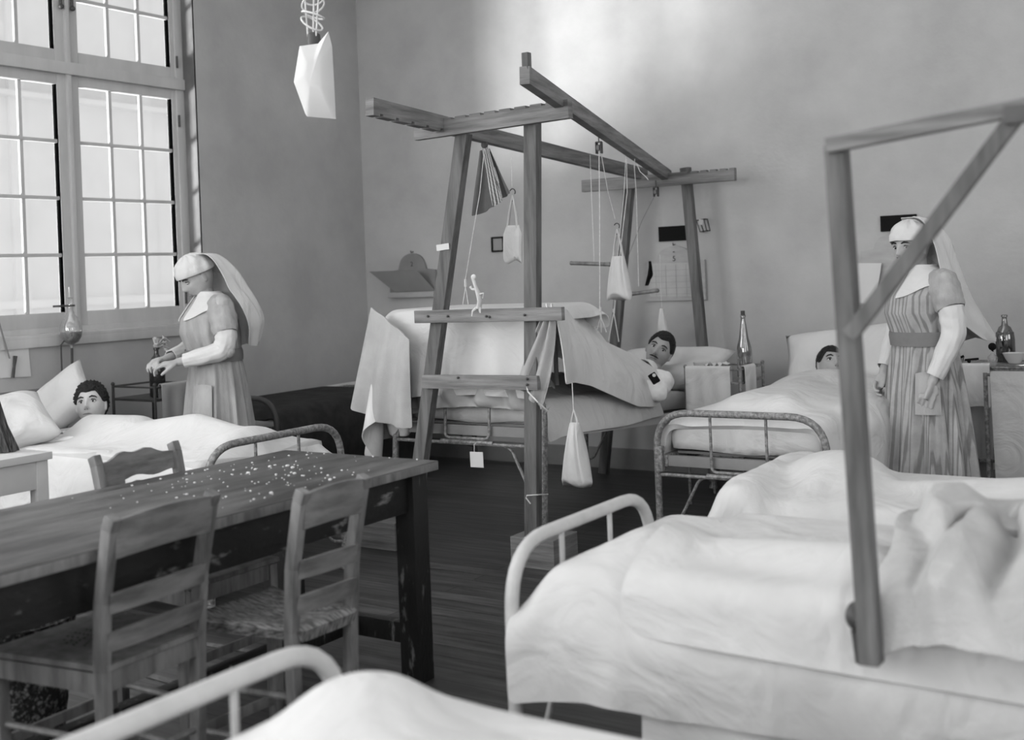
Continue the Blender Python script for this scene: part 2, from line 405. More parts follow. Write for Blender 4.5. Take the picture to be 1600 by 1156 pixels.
mb = MB(); mb.box(((XA+XR)/2, (YN+YB)/2, -.05), (XR-XA+.6, YB-YN+.6, .1)); structure(mb.build('floor', M['floor'], smooth=False))
mb = MB(); mb.box(((XA+XR)/2, (YN+YB)/2, ZC+.05), (XR-XA+.6, YB-YN+.6, .1)); structure(mb.build('ceiling', M['ceiling'], smooth=False))
mb = MB(); mb.box((XA+.02, 3.1, .80), (.04, 2.6, .03)); mb.box((XA+.012, 3.1, .75), (.022, 2.6, .06)); structure(mb.build('trim_1', M['darkboard'], smooth=False))
for nm, c, s in (('baseboard_left', (XA+.01, (YN+YB)/2, .07), (.02, YB-YN, .14)), ('baseboard_back', ((XA+XR)/2, YB-.01, .07), (XR-XA, .02, .14))):
    mb = MB(); mb.box(c, s); structure(mb.build(nm, M['darkboard'], smooth=False))

# the window: outer frame with mullion and transom, four casements of small panes
def make_window():
    SX = XA-0.16
    y0, y1, z0, z1 = WIN; ym = 4.545
    root = bpy.data.objects.new('window_1', None); COL.objects.link(root); root.location = (SX, ym, z0); WM[root] = Matrix.Translation(root.location); root['kind'] = 'structure'
    T = .07
    mb = MB()
    mb.box((SX, y0+.03, (z0+z1)/2), (T+.02, .06, z1-z0), bev=.006); mb.box((SX, y1-.03, (z0+z1)/2), (T+.02, .06, z1-z0), bev=.006)
    mb.box((SX, ym, z1-.03), (T+.02, y1-y0, .06), bev=.006); mb.box((SX, ym, z0+.03), (T+.02, y1-y0, .06), bev=.006)
    mb.box((SX+.015, ym, 2.748), (T+.03, y1-y0, .075), bev=.008)
    mb.box((SX+.012, ym, (z0+z1)/2), (T+.01, .03, z1-z0), bev=.006)
    mb.build('window_frame', M['winwood'], root)
    mb = MB(); mb.box((SX+.075, ym, z0+.012), (.2, y1-y0+.06, .03), bev=.006); mb.box((SX+.168, ym, z0-.02), (.018, y1-y0+.06, .05), bev=.004); mb.build('sill_board', M['winwood'], root)
    mb = MB(); mb.box((XA-.055, y1+.004, (z0+z1)/2), (.11, .012, z1-z0)); mb.build('reveal_strip', M['reveal'], root)
    def sash(ya, yb, za, zb, gz0, gz1, nrow, gl, gr, wide):
        mb = MB(); x = SX+.005
        # stiles and rails around the glass gl..gr x gz0..gz1
        mb.box((x, (ya+gl)/2, (za+zb)/2), (.05, gl-ya, zb-za), bev=.004); mb.box((x, (gr+yb)/2, (za+zb)/2), (.05, yb-gr, zb-za), bev=.004)
        mb.box((x, (gl+gr)/2, (za+gz0)/2), (.05, gr-gl, gz0-za), bev=.004); mb.box((x, (gl+gr)/2, (gz1+zb)/2), (.05, gr-gl, zb-gz1), bev=.004)
        s = mb.build('casement', M['winwood'], root)
        mb = MB()
        for k in (1, 2): mb.box((x, gl+(gr-gl)*k/3, (gz0+gz1)/2), (.018, .024, gz1-gz0), bev=.004)
        for k in range(1, nrow): mb.box((x, (gl+gr)/2, gz0+(gz1-gz0)*k/nrow), (.032, gr-gl, .022), bev=.004)
        mb.build('glazing_bars', M['winwood'], s)
        mb = MB(); mb.box((x, (gl+gr)/2, (gz0+gz1)/2), (.004, gr-gl, gz1-gz0)); mb.build('glass', M['pane'], s)
        return s
    sash(ym+.012, y1-.05, z0+.055, 2.712, 1.249, 2.648, 4, 4.623, 5.357, 0)
    sash(y0+.05, ym-.012, z0+.055, 2.712, 1.249, 2.648, 4, 3.733, 4.467, 0)
    a = sash(ym+.012, y1-.05, 2.785, z1-.06, 2.862, 3.53, 2, 4.63, 5.357, 0)
    b = sash(y0+.05, ym-.012, 2.785, z1-.06, 2.862, 3.53, 2, 3.733, 4.46, 0)
    mb = MB()
    for yy in (4.50, 4.58):
        mb.tube([(SX+.05, yy, 3.25), (SX+.055, yy, 3.19), (SX+.05, yy+.004, 3.13)], .010, 8); mb.ball((SX+.055, yy+.004, 3.125), .017, 10, 8)
        mb.box((SX+.045, yy, 3.26), (.02, .045, .05), bev=.005)
    mb.build('window_latch', M['darkiron'], root)
    mb = MB()
    for zz in (2.9, 2.50, 1.3): mb.tube([(SX+.05, y1-.052, zz-.04), (SX+.05, y1-.052, zz+.04)], .008, 8)
    mb.build('hinge', M['darkiron'], root)
make_window()
# pale building across the courtyard, seen faintly through the panes
mb = MB(); fx = -16.0
mb.box((fx, 14.5, 3), (.5, 30, 14)); mb.box((fx+.35, 14.5, 4.75), (.5, 30, .22)); mb.box((fx+.3, 14.5, 4.35), (.3, 30, .08)); mb.box((fx+.3, 14.5, 1.2), (.3, 30, .12))
for yy in (8.2, 10.6, 13.0, 15.4): mb.box((fx+.26, yy, 4), (.12, .25, 10))
o = mb.build('courtyard_building', M['facade'], smooth=False); tag(o, 'pale building with cornices faintly seen through the window panes', 'building')

# ================================================================== iron beds
BEDS = {}
def rrail(mb, W_, zt, rad, r, x=0.0, z0=0.0, seg=12):
    mb.tube(arcpts([(x, -W_/2, z0), (x, -W_/2, zt), (x, W_/2, zt), (x, W_/2, z0)], rad, 8), r, seg)
def iron_bed(name, label, loc, rz, tilt=0.0, Wd=.84, L=2.0, zr=.695, zh=.70, m=None, r=.017, rad=.17, group='iron ward beds', hide_brace=False, railm=None):
    """local frame: foot rail at x = 0, head towards +x"""
    m = m or M['iron']
    t = empty(name, label, 'bed', loc, rz, group); t.rotation_euler = (0, tilt, rz); WM[t] = place(loc, rz, tilt)
    mb = MB(True); rrail(mb, Wd, zr, rad, r); mb.build('foot_rail', m, t)
    mb = MB(True); rrail(mb, Wd, zh, rad, r, L); mb.build('head_rail', m, t)
    for x in (0, L):
        mb = MB(True); zt = zr if x == 0 else zh
        mb.tube([(x, -Wd/2, .40), (x, Wd/2, .40)], .009, 8)
        mb.tube([(x, -.16, .405), (x, .16, .405)], .012, 8)
        mb.build('crossbar', m, t)
        for s in (-1, 1):
            mb = MB(True); mb.tube(arcpts([(x, s*.135, zt), (x, s*.135, .425), (x, s*.0, .425)], .03, 5), .0075, 8); mb.build('spindle', m, t)
            mb = MB(True); mb.tube(arcpts([(x, s*(Wd/2), .13), (x+(.02 if x == 0 else -.02), s*(Wd/2-.07), .14), (x+(.02 if x == 0 else -.02), s*(Wd/2-.2), .38), (x, s*(Wd/2-.24), .40)], .03, 3), .008, 8); mb.build('brace', m, t)
            mb = MB(True); mb.lathe((x, s*Wd/2, 0), [(.026, 0), (.026, .012), (.018, .03), (r*1.05, .035)], 12); mb.build('foot', m, t)
    for s in (-1, 1):
        mb = MB(True); mb.box((L/2, s*(Wd/2-.03), .464), (L-.02, .035, .055), bev=.004); mb.build('side_rail', railm or m, t)
        mb = MB(True); mb.box((.0, s*(Wd/2-.015), .475), (.03, .03, .12), bev=.004); mb.build('bracket', m, t)
    mb = MB(True); mb.box((.03, 0, .464), (.03, Wd-.08, .05), bev=.004); mb.box((L-.03, 0, .464), (.03, Wd-.08, .05), bev=.004); 
    for k in range(7): mb.box((L*(k+.5)/7, 0, .49), (.03, Wd-.09, .012))
    mb.build('mattress_support', M['darkboard'], t)
    return t
def place(loc, rz, tilt=0.0):
    return Matrix.Translation(Vector(loc)) @ Matrix.Rotation(rz, 4, 'Z') @ Matrix.Rotation(tilt, 4, 'Y')
PI = math.pi
#                foot centre, direction of the head
B1 = ((-3.77, 3.785, 0), PI);      B2 = ((-3.41, 4.71, .14), PI/2, .07)
B3 = ((-2.07, 4.99, 0), PI/2);     B4 = ((-5.36, 4.95, 0), PI/2)
F0 = ((-1.57, 1.31, 0), 0);        F1 = ((-1.63, 2.82, 0), 0);    F2 = ((-1.60, 4.10, 0), 0)
iron_bed('iron_bed', 'grey iron bed under the window, its foot rail behind the long dark table', *B1, Wd=.84, L=2.1)
iron_bed('iron_bed', 'grey iron bed raised on wooden blocks inside the tall timber traction frame', *B2, Wd=.91, L=2.0, railm=M['whitewood'])
iron_bed('iron_bed', 'grey iron bed with wide arched foot rail, right of the timber traction frame', *B3, Wd=.82, L=2.0)
iron_bed('iron_bed', 'dark iron bed under a dark blanket in the far corner', *B4, Wd=.86, L=2.0, m=M['darkiron'])
iron_bed('iron_bed', 'white iron bed at the bottom edge, its blurred rail crossing the near chair', *F0, Wd=.82, L=2.0, m=M['whiteiron'], r=.019, zr=.678)
iron_bed('iron_bed', 'white iron bed in the right foreground with the slanting timber post over it', *F1, Wd=.78, L=2.0, m=M['whiteiron'], r=.018)
iron_bed('iron_bed', 'iron bed hidden under white covers behind the right foreground bed', *F2, Wd=.76, L=2.0, m=M['whiteiron'], zr=.60)
def mattress(B, Wd, label, z=.50, h=.12, L=1.88, m=None, off=0.07):
    mb = MB(); mb.box((0, 0, 0), (L, Wd-.07, h), bev=.045)
    bmesh.ops.subdivide_edges(mb.b, edges=[e for e in mb.b.edges if e.calc_length() > .3], cuts=9, use_grid_fill=True)
    for v in mb.b.verts: v.co.z += .008*math.sin(v.co.x*9)*math.cos(v.co.y*11)
    mb.b.transform(place(*B) @ Matrix.Translation((off+L/2, 0, z+h/2)))
    o = mb.build('mattress', m or M['ticking'], ang=80); tag(o, label, 'mattress', 'bed mattresses'); return o
mattress(B1, .84, 'mattress on the bed under the window')
mattress(B2, .91, 'thick mattress on the bed inside the timber traction frame', h=.11)
mattress(B3, .82, 'pale mattress end showing through the arched foot rail right of the traction frame', h=.15, m=M['linen2'])
mattress(B4, .82, 'mattress on the dark bed in the far corner', h=.10)
mattress(F0, .82, 'mattress on the white bed at the bottom edge')
mattress(F1, .78, 'mattress on the white bed in the right foreground')
mattress(F2, .80, 'mattress on the covered bed behind the right foreground bed', z=.45, h=.11)
# wooden blocks under the feet of the bed in the frame
for sx, lab in ((.47, 'wooden block under the right foot post of the traction bed'), (-.47, 'wooden block under the left foot post of the traction bed')):
    mb = MB(); mb.box((-3.41+sx, 4.68, .07), (.24, .22, .14), bev=.004)
    tag(mb.build('wooden_block', M['timberx'], smooth=False), lab, 'block', 'blocks raising the traction bed')

# ================================================================== long dark table
def table():
    x0, x1, y0, y1, zt = -3.16, -2.435, .95, 3.21, .745
    t = empty('long_table', 'long dark worn wooden table crossing the left foreground', 'table', ((x0+x1)/2, (y0+y1)/2, 0))
    mb = MB(); mb.box(((x0+x1)/2, (y0+y1)/2, zt-.016), (x1-x0, y1-y0, .032), bev=.004); top = mb.build('table_top', M['tabletop'], t)
    mb = MB(); mb.box((x1-.001, (y0+y1)/2, zt-.017), (.006, y1-y0-.004, .027), bev=.002); mb.box(((x0+x1)/2, y1, zt-.017), (x1-x0-.004, .005, .027)); mb.build('rubbed_edge', M['chairwood'], top)
    for nm, c, s in (('apron', (x1-.06, (y0+y1)/2, zt-.097), (.022, y1-y0-.16, .13)), ('apron', (x0+.06, (y0+y1)/2, zt-.097), (.022, y1-y0-.16, .13)),
                     ('apron', ((x0+x1)/2, y1-.075, zt-.097), (x1-x0-.14, .022, .13)), ('apron', ((x0+x1)/2, y0+.075, zt-.097), (x1-x0-.14, .022, .13))):
        mb = MB(); mb.box(c, s, bev=.003); mb.build(nm, M['apronwood'], t)
    for sx in (x0+.07, x1-.065):
        for sy in (y0+.08, y1-.075):
            mb = MB(); mb.box((sx, sy, (zt-.03)/2), (.08, .08, zt-.032), bev=.004); mb.build('leg', M['darkwood'], t)
    for sy in (y0+.08, y1-.075):
        mb = MB(); mb.box(((x0+x1)/2, sy, .16), (x1-x0-.2, .035, .07), bev=.003); mb.build('stretcher', M['darkwood'], t)
    mb = MB(); mb.box(((x0+x1)/2, (y0+y1)/2, .16), (.05, y1-y0-.16, .06), bev=.003); mb.build('stretcher', M['darkwood'], t)
    return t
table()
# crumbs scattered on the far end of the table
mb = MB(); rs = random.Random(5)
for k in range(150):
    x = rs.uniform(-3.1, -2.5); y = min(3.19, max(2.0, rs.gauss(2.75, .27))); r = rs.choice([.0018, .0025, .003, .0045, .007 if rs.random() < .3 else .003])
    mb.ball((x, y, .745+r*.5), (r, r*rs.uniform(.6, 1.3), r*.6), 6, 4, Matrix.Rotation(rs.uniform(0, 3), 4, 'Z'))
o = mb.build('crumbs', M['paper']); tag(o, 'white crumbs scattered over the far end of the long dark table', 'crumbs'); o['kind'] = 'stuff'

# ================================================================== chairs
def chair(label, loc, rz, seat_kind='rush', style='ladder', wd=.32):
    """local frame: the sitter faces +x; the back stands at x = -.2"""
    t = empty('ladder_back_chair' if style == 'ladder' else 'wooden_chair', label, 'chair', loc, rz, 'wooden chairs around the long table')
    fw = max(wd/2+.012, .165); sz = .45; H = .83; cw = M['chairwood']
    for s in (-1, 1):
        mb = MB(True)
        pts = [(-.16, s*wd/2*.93, 0), (-.165, s*wd/2*.95, .2), (-.17, s*wd/2, .45), (-.185, s*wd/2*1.02, .62), (-.225, s*wd/2*1.04, .80), (-.238, s*wd/2*1.04, H)]
        n = len(pts)
        for a, b in zip(pts, pts[1:]): mb.bar(a, b, .034, .030, .005, up=(0, 1, 0), ext=.004)
        mb.build('rear_post', cw, t)
        mb = MB(True); mb.bar((.2, s*fw, 0), (.2, s*(fw+.003), sz-.005), .034, .034, .005, up=(0, 1, 0)); mb.build('front_leg', cw, t)
        for z in (.14, .27):
            mb = MB(True); mb.tube([(-.16, s*wd/2*.94, z), (.2, s*fw, z)], .009, 8); mb.build('side_stretcher', cw, t)
    for z in (.12, .22):
        mb = MB(True); mb.bar((.2, -fw, z), (.2, fw, z), .012, .03, .003); mb.build('front_stretcher', cw, t)
    mb = MB(True); mb.tube([(-.165, -wd/2*.94, .2), (-.165, wd/2*.94, .2)], .009, 8); mb.build('rear_stretcher', cw, t)
    if seat_kind == 'rush':
        mb = MB(True); N = 17; P = []
        for i in range(N):
            row = []
            for j in range(N):
                u, v = i/(N-1)*2-1, j/(N-1)*2-1; wloc = wd/2*.95+(u+1)/2*(fw*1.05-wd/2*.95)
                z = sz + .012 - .02*(1-max(abs(u), abs(v))) + .006*(abs(abs(u)-abs(v)) < .08)
                if max(abs(u), abs(v)) > .95: z -= .012
                row.append((u*.205+.005, v*wloc*1.03, z))
            P.append(row)
        mb.grid(P); o = mb.build('rush_seat', M['rush'], t); s_ = o.modifiers.new('s', 'SOLIDIFY'); s_.thickness = .035; s_.offset = -1 if True else 0; bake(o)
    else:
        mb = MB(True); mb.poly([(-.19, -.165, sz), (.22, -.2, sz), (.22, .2, sz), (-.19, .165, sz)], .014, (0, 0, 1)); mb.build('plywood_seat', cw, t, smooth=False)
        mb = MB(True)
        for k in range(5):
            for q in range(3+k*3):
                a = 2*PI*q/(3+k*3); rr = .012+.016*k
                mb.lathe((.04+rr*math.cos(a), rr*math.sin(a), sz+.0142), [(.0032, 0), (.0032, .0012)], 7)
        mb.build('perforation', M['ink'], t, smooth=False)
        for a, b in (((.2, -.185, sz-.03), (.2, .185, sz-.03)), ((-.17, -wd/2, sz-.03), (-.17, wd/2, sz-.03)), ((-.17, wd/2, sz-.03), (.2, .185, sz-.03)), ((-.17, -wd/2, sz-.03), (.2, -.185, sz-.03))):
            mb = MB(True); mb.bar(a, b, .018, .05, .003); mb.build('seat_rail', cw, t)
    if style == 'ladder':
        for z, h, x in ((.775, .095, -.218), (.615, .05, -.188), (.52, .05, -.177)):
            mb = MB(True); N = 9; P = []
            for q in range(N):
                v = q/(N-1)*2-1; bow = -.018*(1-v*v)
                arch = .014*(1-v*v) if z > .7 else .006*(1-v*v)
                sl = -.05*(h/.1)
                P.append([(x+bow, v*wd/2*1.0, z-h/2+arch*.6), (x+bow-.012, v*wd/2*1.0, z-h/2+arch*.6), (x+bow-.016-.012*h*10, v*wd/2, z+h/2+arch), (x+bow-.004-.012*h*10, v*wd/2, z+h/2+arch)])
            mb.grid(P, closev=True); mb.build('back_slat', M['slatwood'], t)
    else:
        mb = MB(True); N = 15; P = []
        for q in range(N):
            v = q/(N-1)*2-1; bow = -.02*(1-v*v); top = .80+.028*(1-v*v)-.01*math.cos(v*9)*.6; bot = .74+.006*math.cos(v*7)
            P.append([(-.212+bow, v*wd/2, bot), (-.224+bow, v*wd/2, bot), (-.232+bow, v*wd/2, top), (-.220+bow, v*wd/2, top)])
        mb.grid(P, closev=True); mb.build('back_slat', M['slatwood'], t)
        mb = MB(True); P = []
        for q in range(N):
            v = q/(N-1)*2-1; bow = -.02*(1-v*v); top = .715+.012*math.cos(v*6); bot = .62+.01*math.cos(v*4)
            P.append([(-.19+bow, v*wd/2, bot), (-.202+bow, v*wd/2, bot), (-.216+bow, v*wd/2, top), (-.204+bow, v*wd/2, top)])
        mb.grid(P, closev=True); mb.build('back_slat', M['slatwood'], t)
        mb = MB(True); P = []
        for q in range(7):
            v = .35+q/6*.65; v2 = v; bow = -.02*(1-v*v); 
            P.append([(-.204+bow, -v*wd/2, .705), (-.214+bow, -v*wd/2, .705), (-.218+bow, -v*wd/2, .75), (-.208+bow, -v*wd/2, .75)])
        mb.grid(P, closev=True); mb.build('back_slat', M['slatwood'], t)
    return t
# near side: backs towards us, sitters face the table (-x)
chair('rush-seated ladder-back chair at the near side of the table', (-2.385, 2.372, 0), PI-.03, 'rush', wd=.228)
chair('ladder-back chair with a broad plain top rail, left of the rush-seated one', (-2.60, 1.957, 0), PI+.06, 'ply')
chair('chair with a wavy pierced back behind the dark table, before the bed under the window', (-3.03, 2.61, 0), .02, 'ply', 'curved')

# ================================================================== timber traction frame over the bed
def timber(name, a, b, wx, wy, t, up=(0, 0, 1), m=None, notches=None, bolts=()):
    mb = MB(); mb.bar(a, b, wx, wy, .003, up=up)
    o = mb.build(name, m or M['timber'], t, smooth=False); return o
def notched(name, a, b, w, h, t, m, side=1, n0=.02, n1=.5, cnt=7, depth=.012):
    """a horizontal beam from a to b whose upper (side 1) or lower edge has a row of notches"""
    a = Vector(a); b = Vector(b); d = (b-a); L = d.length; x = d.normalized(); y = Vector((0, 0, 1)).cross(x).normalized(); z = x.cross(y)
    st = [(0, 0)]
    for k in range(cnt):
        c = L*(n0+(n1-n0)*k/(cnt-1)); st += [(c-.0125, 0), (c-.0105, depth), (c+.0105, depth), (c+.0125, 0)]
    st.append((L, 0)); P = []
    for p, dp in st:
        hi = h/2-(dp if side == 1 else 0); lo = -h/2+(dp if side == -1 else 0)
        P.append([a+x*p+z*lo-y*w/2, a+x*p+z*lo+y*w/2, a+x*p+z*hi+y*w/2, a+x*p+z*hi-y*w/2])
    mb = MB(); V = mb.grid(P, closev=True); mb.b.faces.new(V[0]); mb.b.faces.new(V[-1][::-1])
    return mb.build(name, m, t, smooth=False)
fr = empty('traction_frame', 'tall timber traction frame standing around the raised bed in mid picture', 'frame', (-3.3, 5.75, 0))
yF, yR = 4.60, 6.93
pLt = Yp(725, 208, yF); pLb = Yp(660, 700, yF); dL = (pLt-pLb); pL0 = pLt - dL*(pLt.z/dL.z)
pRt = Yp(832, 180, yF); pR0 = Yp(833, 800, yF); dR = pRt-pR0; pR0 = pRt - dR*((pRt.z-.142)/dR.z)
timber('post', pL0, pLt, .068, .05, fr, up=(0, 1, 0)); timber('post', pR0, pRt, .068, .05, fr, up=(0, 1, 0))
qL0 = Yp(962, 530, yR); qLt = Yp(986, 262, yR); d = qLt-qL0; qL0 = qLt-d*((qLt.z-.0)/d.z)
qR0 = Yp(1098, 548, yR); qRt = Yp(1071, 262, yR); d = qRt-qR0; qR0 = qRt-d*(qRt.z/d.z)
timber('post', qL0, qLt, .062, .05, fr, up=(0, 1, 0)); timber('post', qR0, qRt, .062, .05, fr, up=(0, 1, 0))
fa, fb = Yp(650, 206, yF-.05), Yp(891, 170, yF-.05)
notched('cross_beam', fa, fb, .04, .085, fr, M['timberx'], 1, .08, .95, 10)
ra, rb = Yp(911, 291, yR-.05), Yp(1149, 272, yR-.05)
notched('cross_beam', ra, rb, .04, .08, fr, M['timberx'], 1, .72, .96, 5)
a = Yp(700, 197, yF); b = Yp(1003, 272, yR); e = a+(a-b)*.27; e2 = b+(b-a)*.02
notched('long_beam', e, e2, .045, .078, fr, M['timberx'], -1, .02, .18, 5)
a2 = Yp(880, 160, yF); b2 = Yp(1042, 274, yR); e = a2+(a2-b2)*.235; e2 = b2+(b2-a2)*.02
timber('long_beam', e, e2, .045, .075, fr, up=(0, 0, 1), m=M['timberx'])
mb = MB(); mb.box(tuple(e+Vector((.0, .02, .05))), (.03, .03, .09), bev=.003); mb.build('peg', M['timber'], fr)
timber('upper_rail', Yp(650, 495, yF-.045), Yp(880, 490, yF-.045), .03, .062, fr, up=(0, 0, 1), m=M['timberx'])
timber('lower_rail', Yp(662, 596, yF-.045), Yp(842, 598, yF-.045), .03, .066, fr, up=(0, 0, 1), m=M['timberx'])
mb = MB()
for p in ((669, 494), (700, 494), (760, 494), (765, 495), (820, 492), (824, 592), (824, 601), (716, 590)):
    c = Yp(p[0], p[1], yF-.063); mb.lathe(c, [(.006, 0), (.006, .006), (.003, .009)], 8, Matrix.Rotation(PI/2, 4, 'X'))
mb.build('bolt', M['darkiron'], fr)
mb = MB(); mb.box(tuple(Yp(692, 386, yF-.03)), (.075, .004, .03), Matrix.Rotation(-.08, 3, 'Y')); mb.build('paper_label', M['paper'], fr, smooth=False)

# foreground timber post with rail and brace over the right bed
yP = 2.33
fp = empty('bed_post_frame', 'blurred timber post with top rail and slanting brace over the right foreground bed', 'frame', tuple(Yp(1362, 1035, yP)))
timber('post', Yp(1362, 1036, yP), Yp(1307, 226, yP), .04, .046, fp, up=(0, 1, 0))
ta, tb = Yp(1293, 228, yP-.03), Yp(1620, 163, yP-.03); tb = tb + (tb-ta)*.6
timber('top_rail', ta, tb, .034, .030, fp, up=(0, 0, 1), m=M['timberx'])
timber('brace', Yp(1328, 525, yP-.035), Yp(1592, 176, yP-.035), .03, .026, fp, up=(0, 1, 0))
mb = MB(); c = Yp(1338, 962, yP+.05); mb.ball(c, (.022, .03, .03), 12, 8); mb.tube([c, c+Vector((.02, -.04, 0))], .012, 10); mb.tube([c+Vector((0, 0, -.03)), c+Vector((0, .02, -.10))], .012, 10); mb.build('clamp', M['darkiron'], fp)
mb = MB(); c = Yp(1592, 178, yP-.055); mb.box(c, (.05, .02, .035), bev=.004); mb.build('joint_plate', M['darkiron'], fp)

# ================================================================== white desk, left edge
t = empty('white_desk', 'small white painted desk at the left edge beside the bed under the window', 'desk', (-4.32, 2.45, 0))
mb = MB(); mb.box((-4.32, 2.42, .735), (.54, .83, .03), bev=.004); mb.build('desk_top', M['whitewood'], t)
for nm, c, s in (('apron', (-4.075, 2.42, .665), (.02, .70, .11)), ('apron', (-4.56, 2.42, .665), (.02, .70, .11)), ('apron', (-4.32, 2.80, .665), (.44, .02, .11)), ('apron', (-4.32, 2.04, .665), (.44, .02, .11))):
    mb = MB(); mb.box(c, s, bev=.002); mb.build(nm, M['whitewood'], t)
for x in (-4.085, -4.555):
    for y in (2.795, 2.045): mb = MB(); mb.box((x, y, .36), (.05, .05, .72), bev=.003); mb.build('leg', M['whitewood'], t)

# ================================================================== bedding (draped with the solver)
def cover(name, label, P, rest, cols, m, cat='sheet', t=.005, group=None, sub=1, post=None, **k):
    Q = drape(P, rest, cols, **k)
    if post is not None: post(Q)
    o = clothmesh(name, Q, m, None, t, sub); tag(o, label, cat, group); return o
def mcol(B, Wd, z1, L=1.88, off=.07):
    """collider for a mattress"""
    A_ = c_box((off, -(Wd-.07)/2, .3), (off+L, (Wd-.07)/2, z1), .045); B_ = c_box((-.01, -(Wd/2-.003), .30), (2.0, Wd/2-.003, .515), .012)
    def f(p):
        d1, n1 = A_(p); d2, n2 = B_(p); k = d2 < d1
        return np.where(k, d2, d1), np.where(k[:, None], n2, n1)
    return c_xf(f, place(*B))
# --- bottom edge bed
cols = [mcol(F0, .82, .625), c_ell((-1.27, 1.44, .60), (.14, .16, .125)), c_cap((-1.2, 1.36, .60), (-.3, 1.3, .60), .07, .09)]
P, rs_ = sheetgrid(-1.53, .35, .70, 1.93, .80, .035)
cover('bedspread', 'white bedspread with a raised foot shape at the bottom edge of the picture', P, rs_, cols, M['linen'], 'bedspread', seed=3, stretch=1.01, noise=.003)
# --- right foreground bed: long sheet, then the cover on top
def hangfolds(Q):
    h = np.clip((.60-Q[:, :, 2])/.45, 0, 1)*(Q[:, :, 1] < 2.7); x = Q[:, :, 0]
    Q[:, :, 1] -= h*(.020*np.sin(x*11+Q[:, :, 2]*5)+.012*np.sin(x*23-Q[:, :, 2]*4)+.022)
def topfolds(Q):
    hangfolds(Q); x = Q[:, :, 0]; y = Q[:, :, 1]; t = np.clip((Q[:, :, 2]-.45)/.1, 0, 1)
    def ridge(x0, y0, x1, y1, w_, a): 
        L = math.hypot(x1-x0, y1-y0); ux, uy = (x1-x0)/L, (y1-y0)/L; s_ = np.clip((x-x0)*ux+(y-y0)*uy, 0, L); d = np.hypot(x-x0-s_*ux, y-y0-s_*uy)
        return a*np.exp(-(d/w_)**2)*np.sin(np.clip(s_/L, 0, 1)*math.pi)**.5
    Q[:, :, 2] += t*(ridge(-1.5, 2.75, -1.25, 2.42, .035, -.016)+ridge(-1.3, 3.0, -1.1, 2.55, .04, -.014)+ridge(-1.42, 2.60, -.9, 2.46, .025, .012)+ridge(-.95, 2.95, -.8, 2.5, .05, -.02)+ridge(-1.5, 2.95, -1.42, 2.65, .04, .012))
b1 = [mcol(F1, .78, .625), c_ell((-1.35, 2.66, .59), (.15, .16, .105)), c_cap((-1.2, 2.66, .58), (-.80, 2.66, .59), .07, .085), c_cap((-.62, 2.7, .58), (.3, 2.8, .59), .11, .125)]
P, rs_ = sheetgrid(-1.235, .36, 1.90, 3.40, .86, .035)
P[:, :, 1] += .035*np.sin(P[:, :, 0]*13)*(P[:, :, 1] < 2.45)
o = cover('bed_sheet', 'white sheet hanging low below the cover of the right foreground bed', P, rs_, b1, M['linen'], 'sheet', seed=5, stretch=1.05, noise=.012, post=hangfolds)
b1b = [mcol(F1, .80, .640), c_ell((-1.35, 2.66, .59), (.16, .17, .115)), c_cap((-1.2, 2.66, .59), (-.80, 2.66, .60), .08, .095), c_cap((-.62, 2.7, .59), (.3, 2.8, .60), .12, .135), c_cap((-1.5, 2.415, .60), (.3, 2.415, .60), .02), c_cap((-1.60, 2.42, .4), (-1.60, 2.42, .7), .02)]
P, rs_ = sheetgrid(-1.585, .36, 2.225, 3.42, .90, .032)
# the foot corner hangs lower than the rest of the near edge
for i in range(P.shape[0]):
    x = P[i, 0, 0]; ext = min(.195, max(.085, .195-.6*(x+1.53)))+.012*math.sin(x*13)
    for j in range(P.shape[1]):
        wj = max(0, 1-(P[i, j, 1]-2.21)/.35); P[i, j, 1] -= ext*wj
nu_ = P.shape[0]
o = cover('bedspread', 'large white cover on the right foreground bed, its corner hanging over the side', P, rs_, b1b, M['linen2'], 'bedspread', seed=8, stretch=1.05, noise=.014, post=topfolds, t=.008, steps=130)
# top blanket with its long curved hem
b1c = [mcol(F1, .82, .655), c_cap((-1.2, 2.66, .60), (-.80, 2.66, .61), .095, .11), c_cap((-.62, 2.7, .60), (.3, 2.8, .61), .135, .145), c_ell((-1.33, 2.66, .60), (.18, .18, .125))]
P, rs_ = sheetgrid(-1.30, .36, 2.30, 3.30, .95, .034)
for i in range(P.shape[0]):
    for j in range(P.shape[1]):
        u = (P[i, j, 0]+1.30)/.5; wj = max(0, 1-(P[i, j, 1]-2.30)/.6)
        if u < 1: P[i, j, 1] += .30*(1-u)**2*wj
o = cover('blanket', 'pale blanket with a curved rolled hem lying on the right foreground bed', P, rs_, b1c, M['linen2'], 'blanket', seed=9, stretch=1.02, noise=.008, t=.016, steps=110)
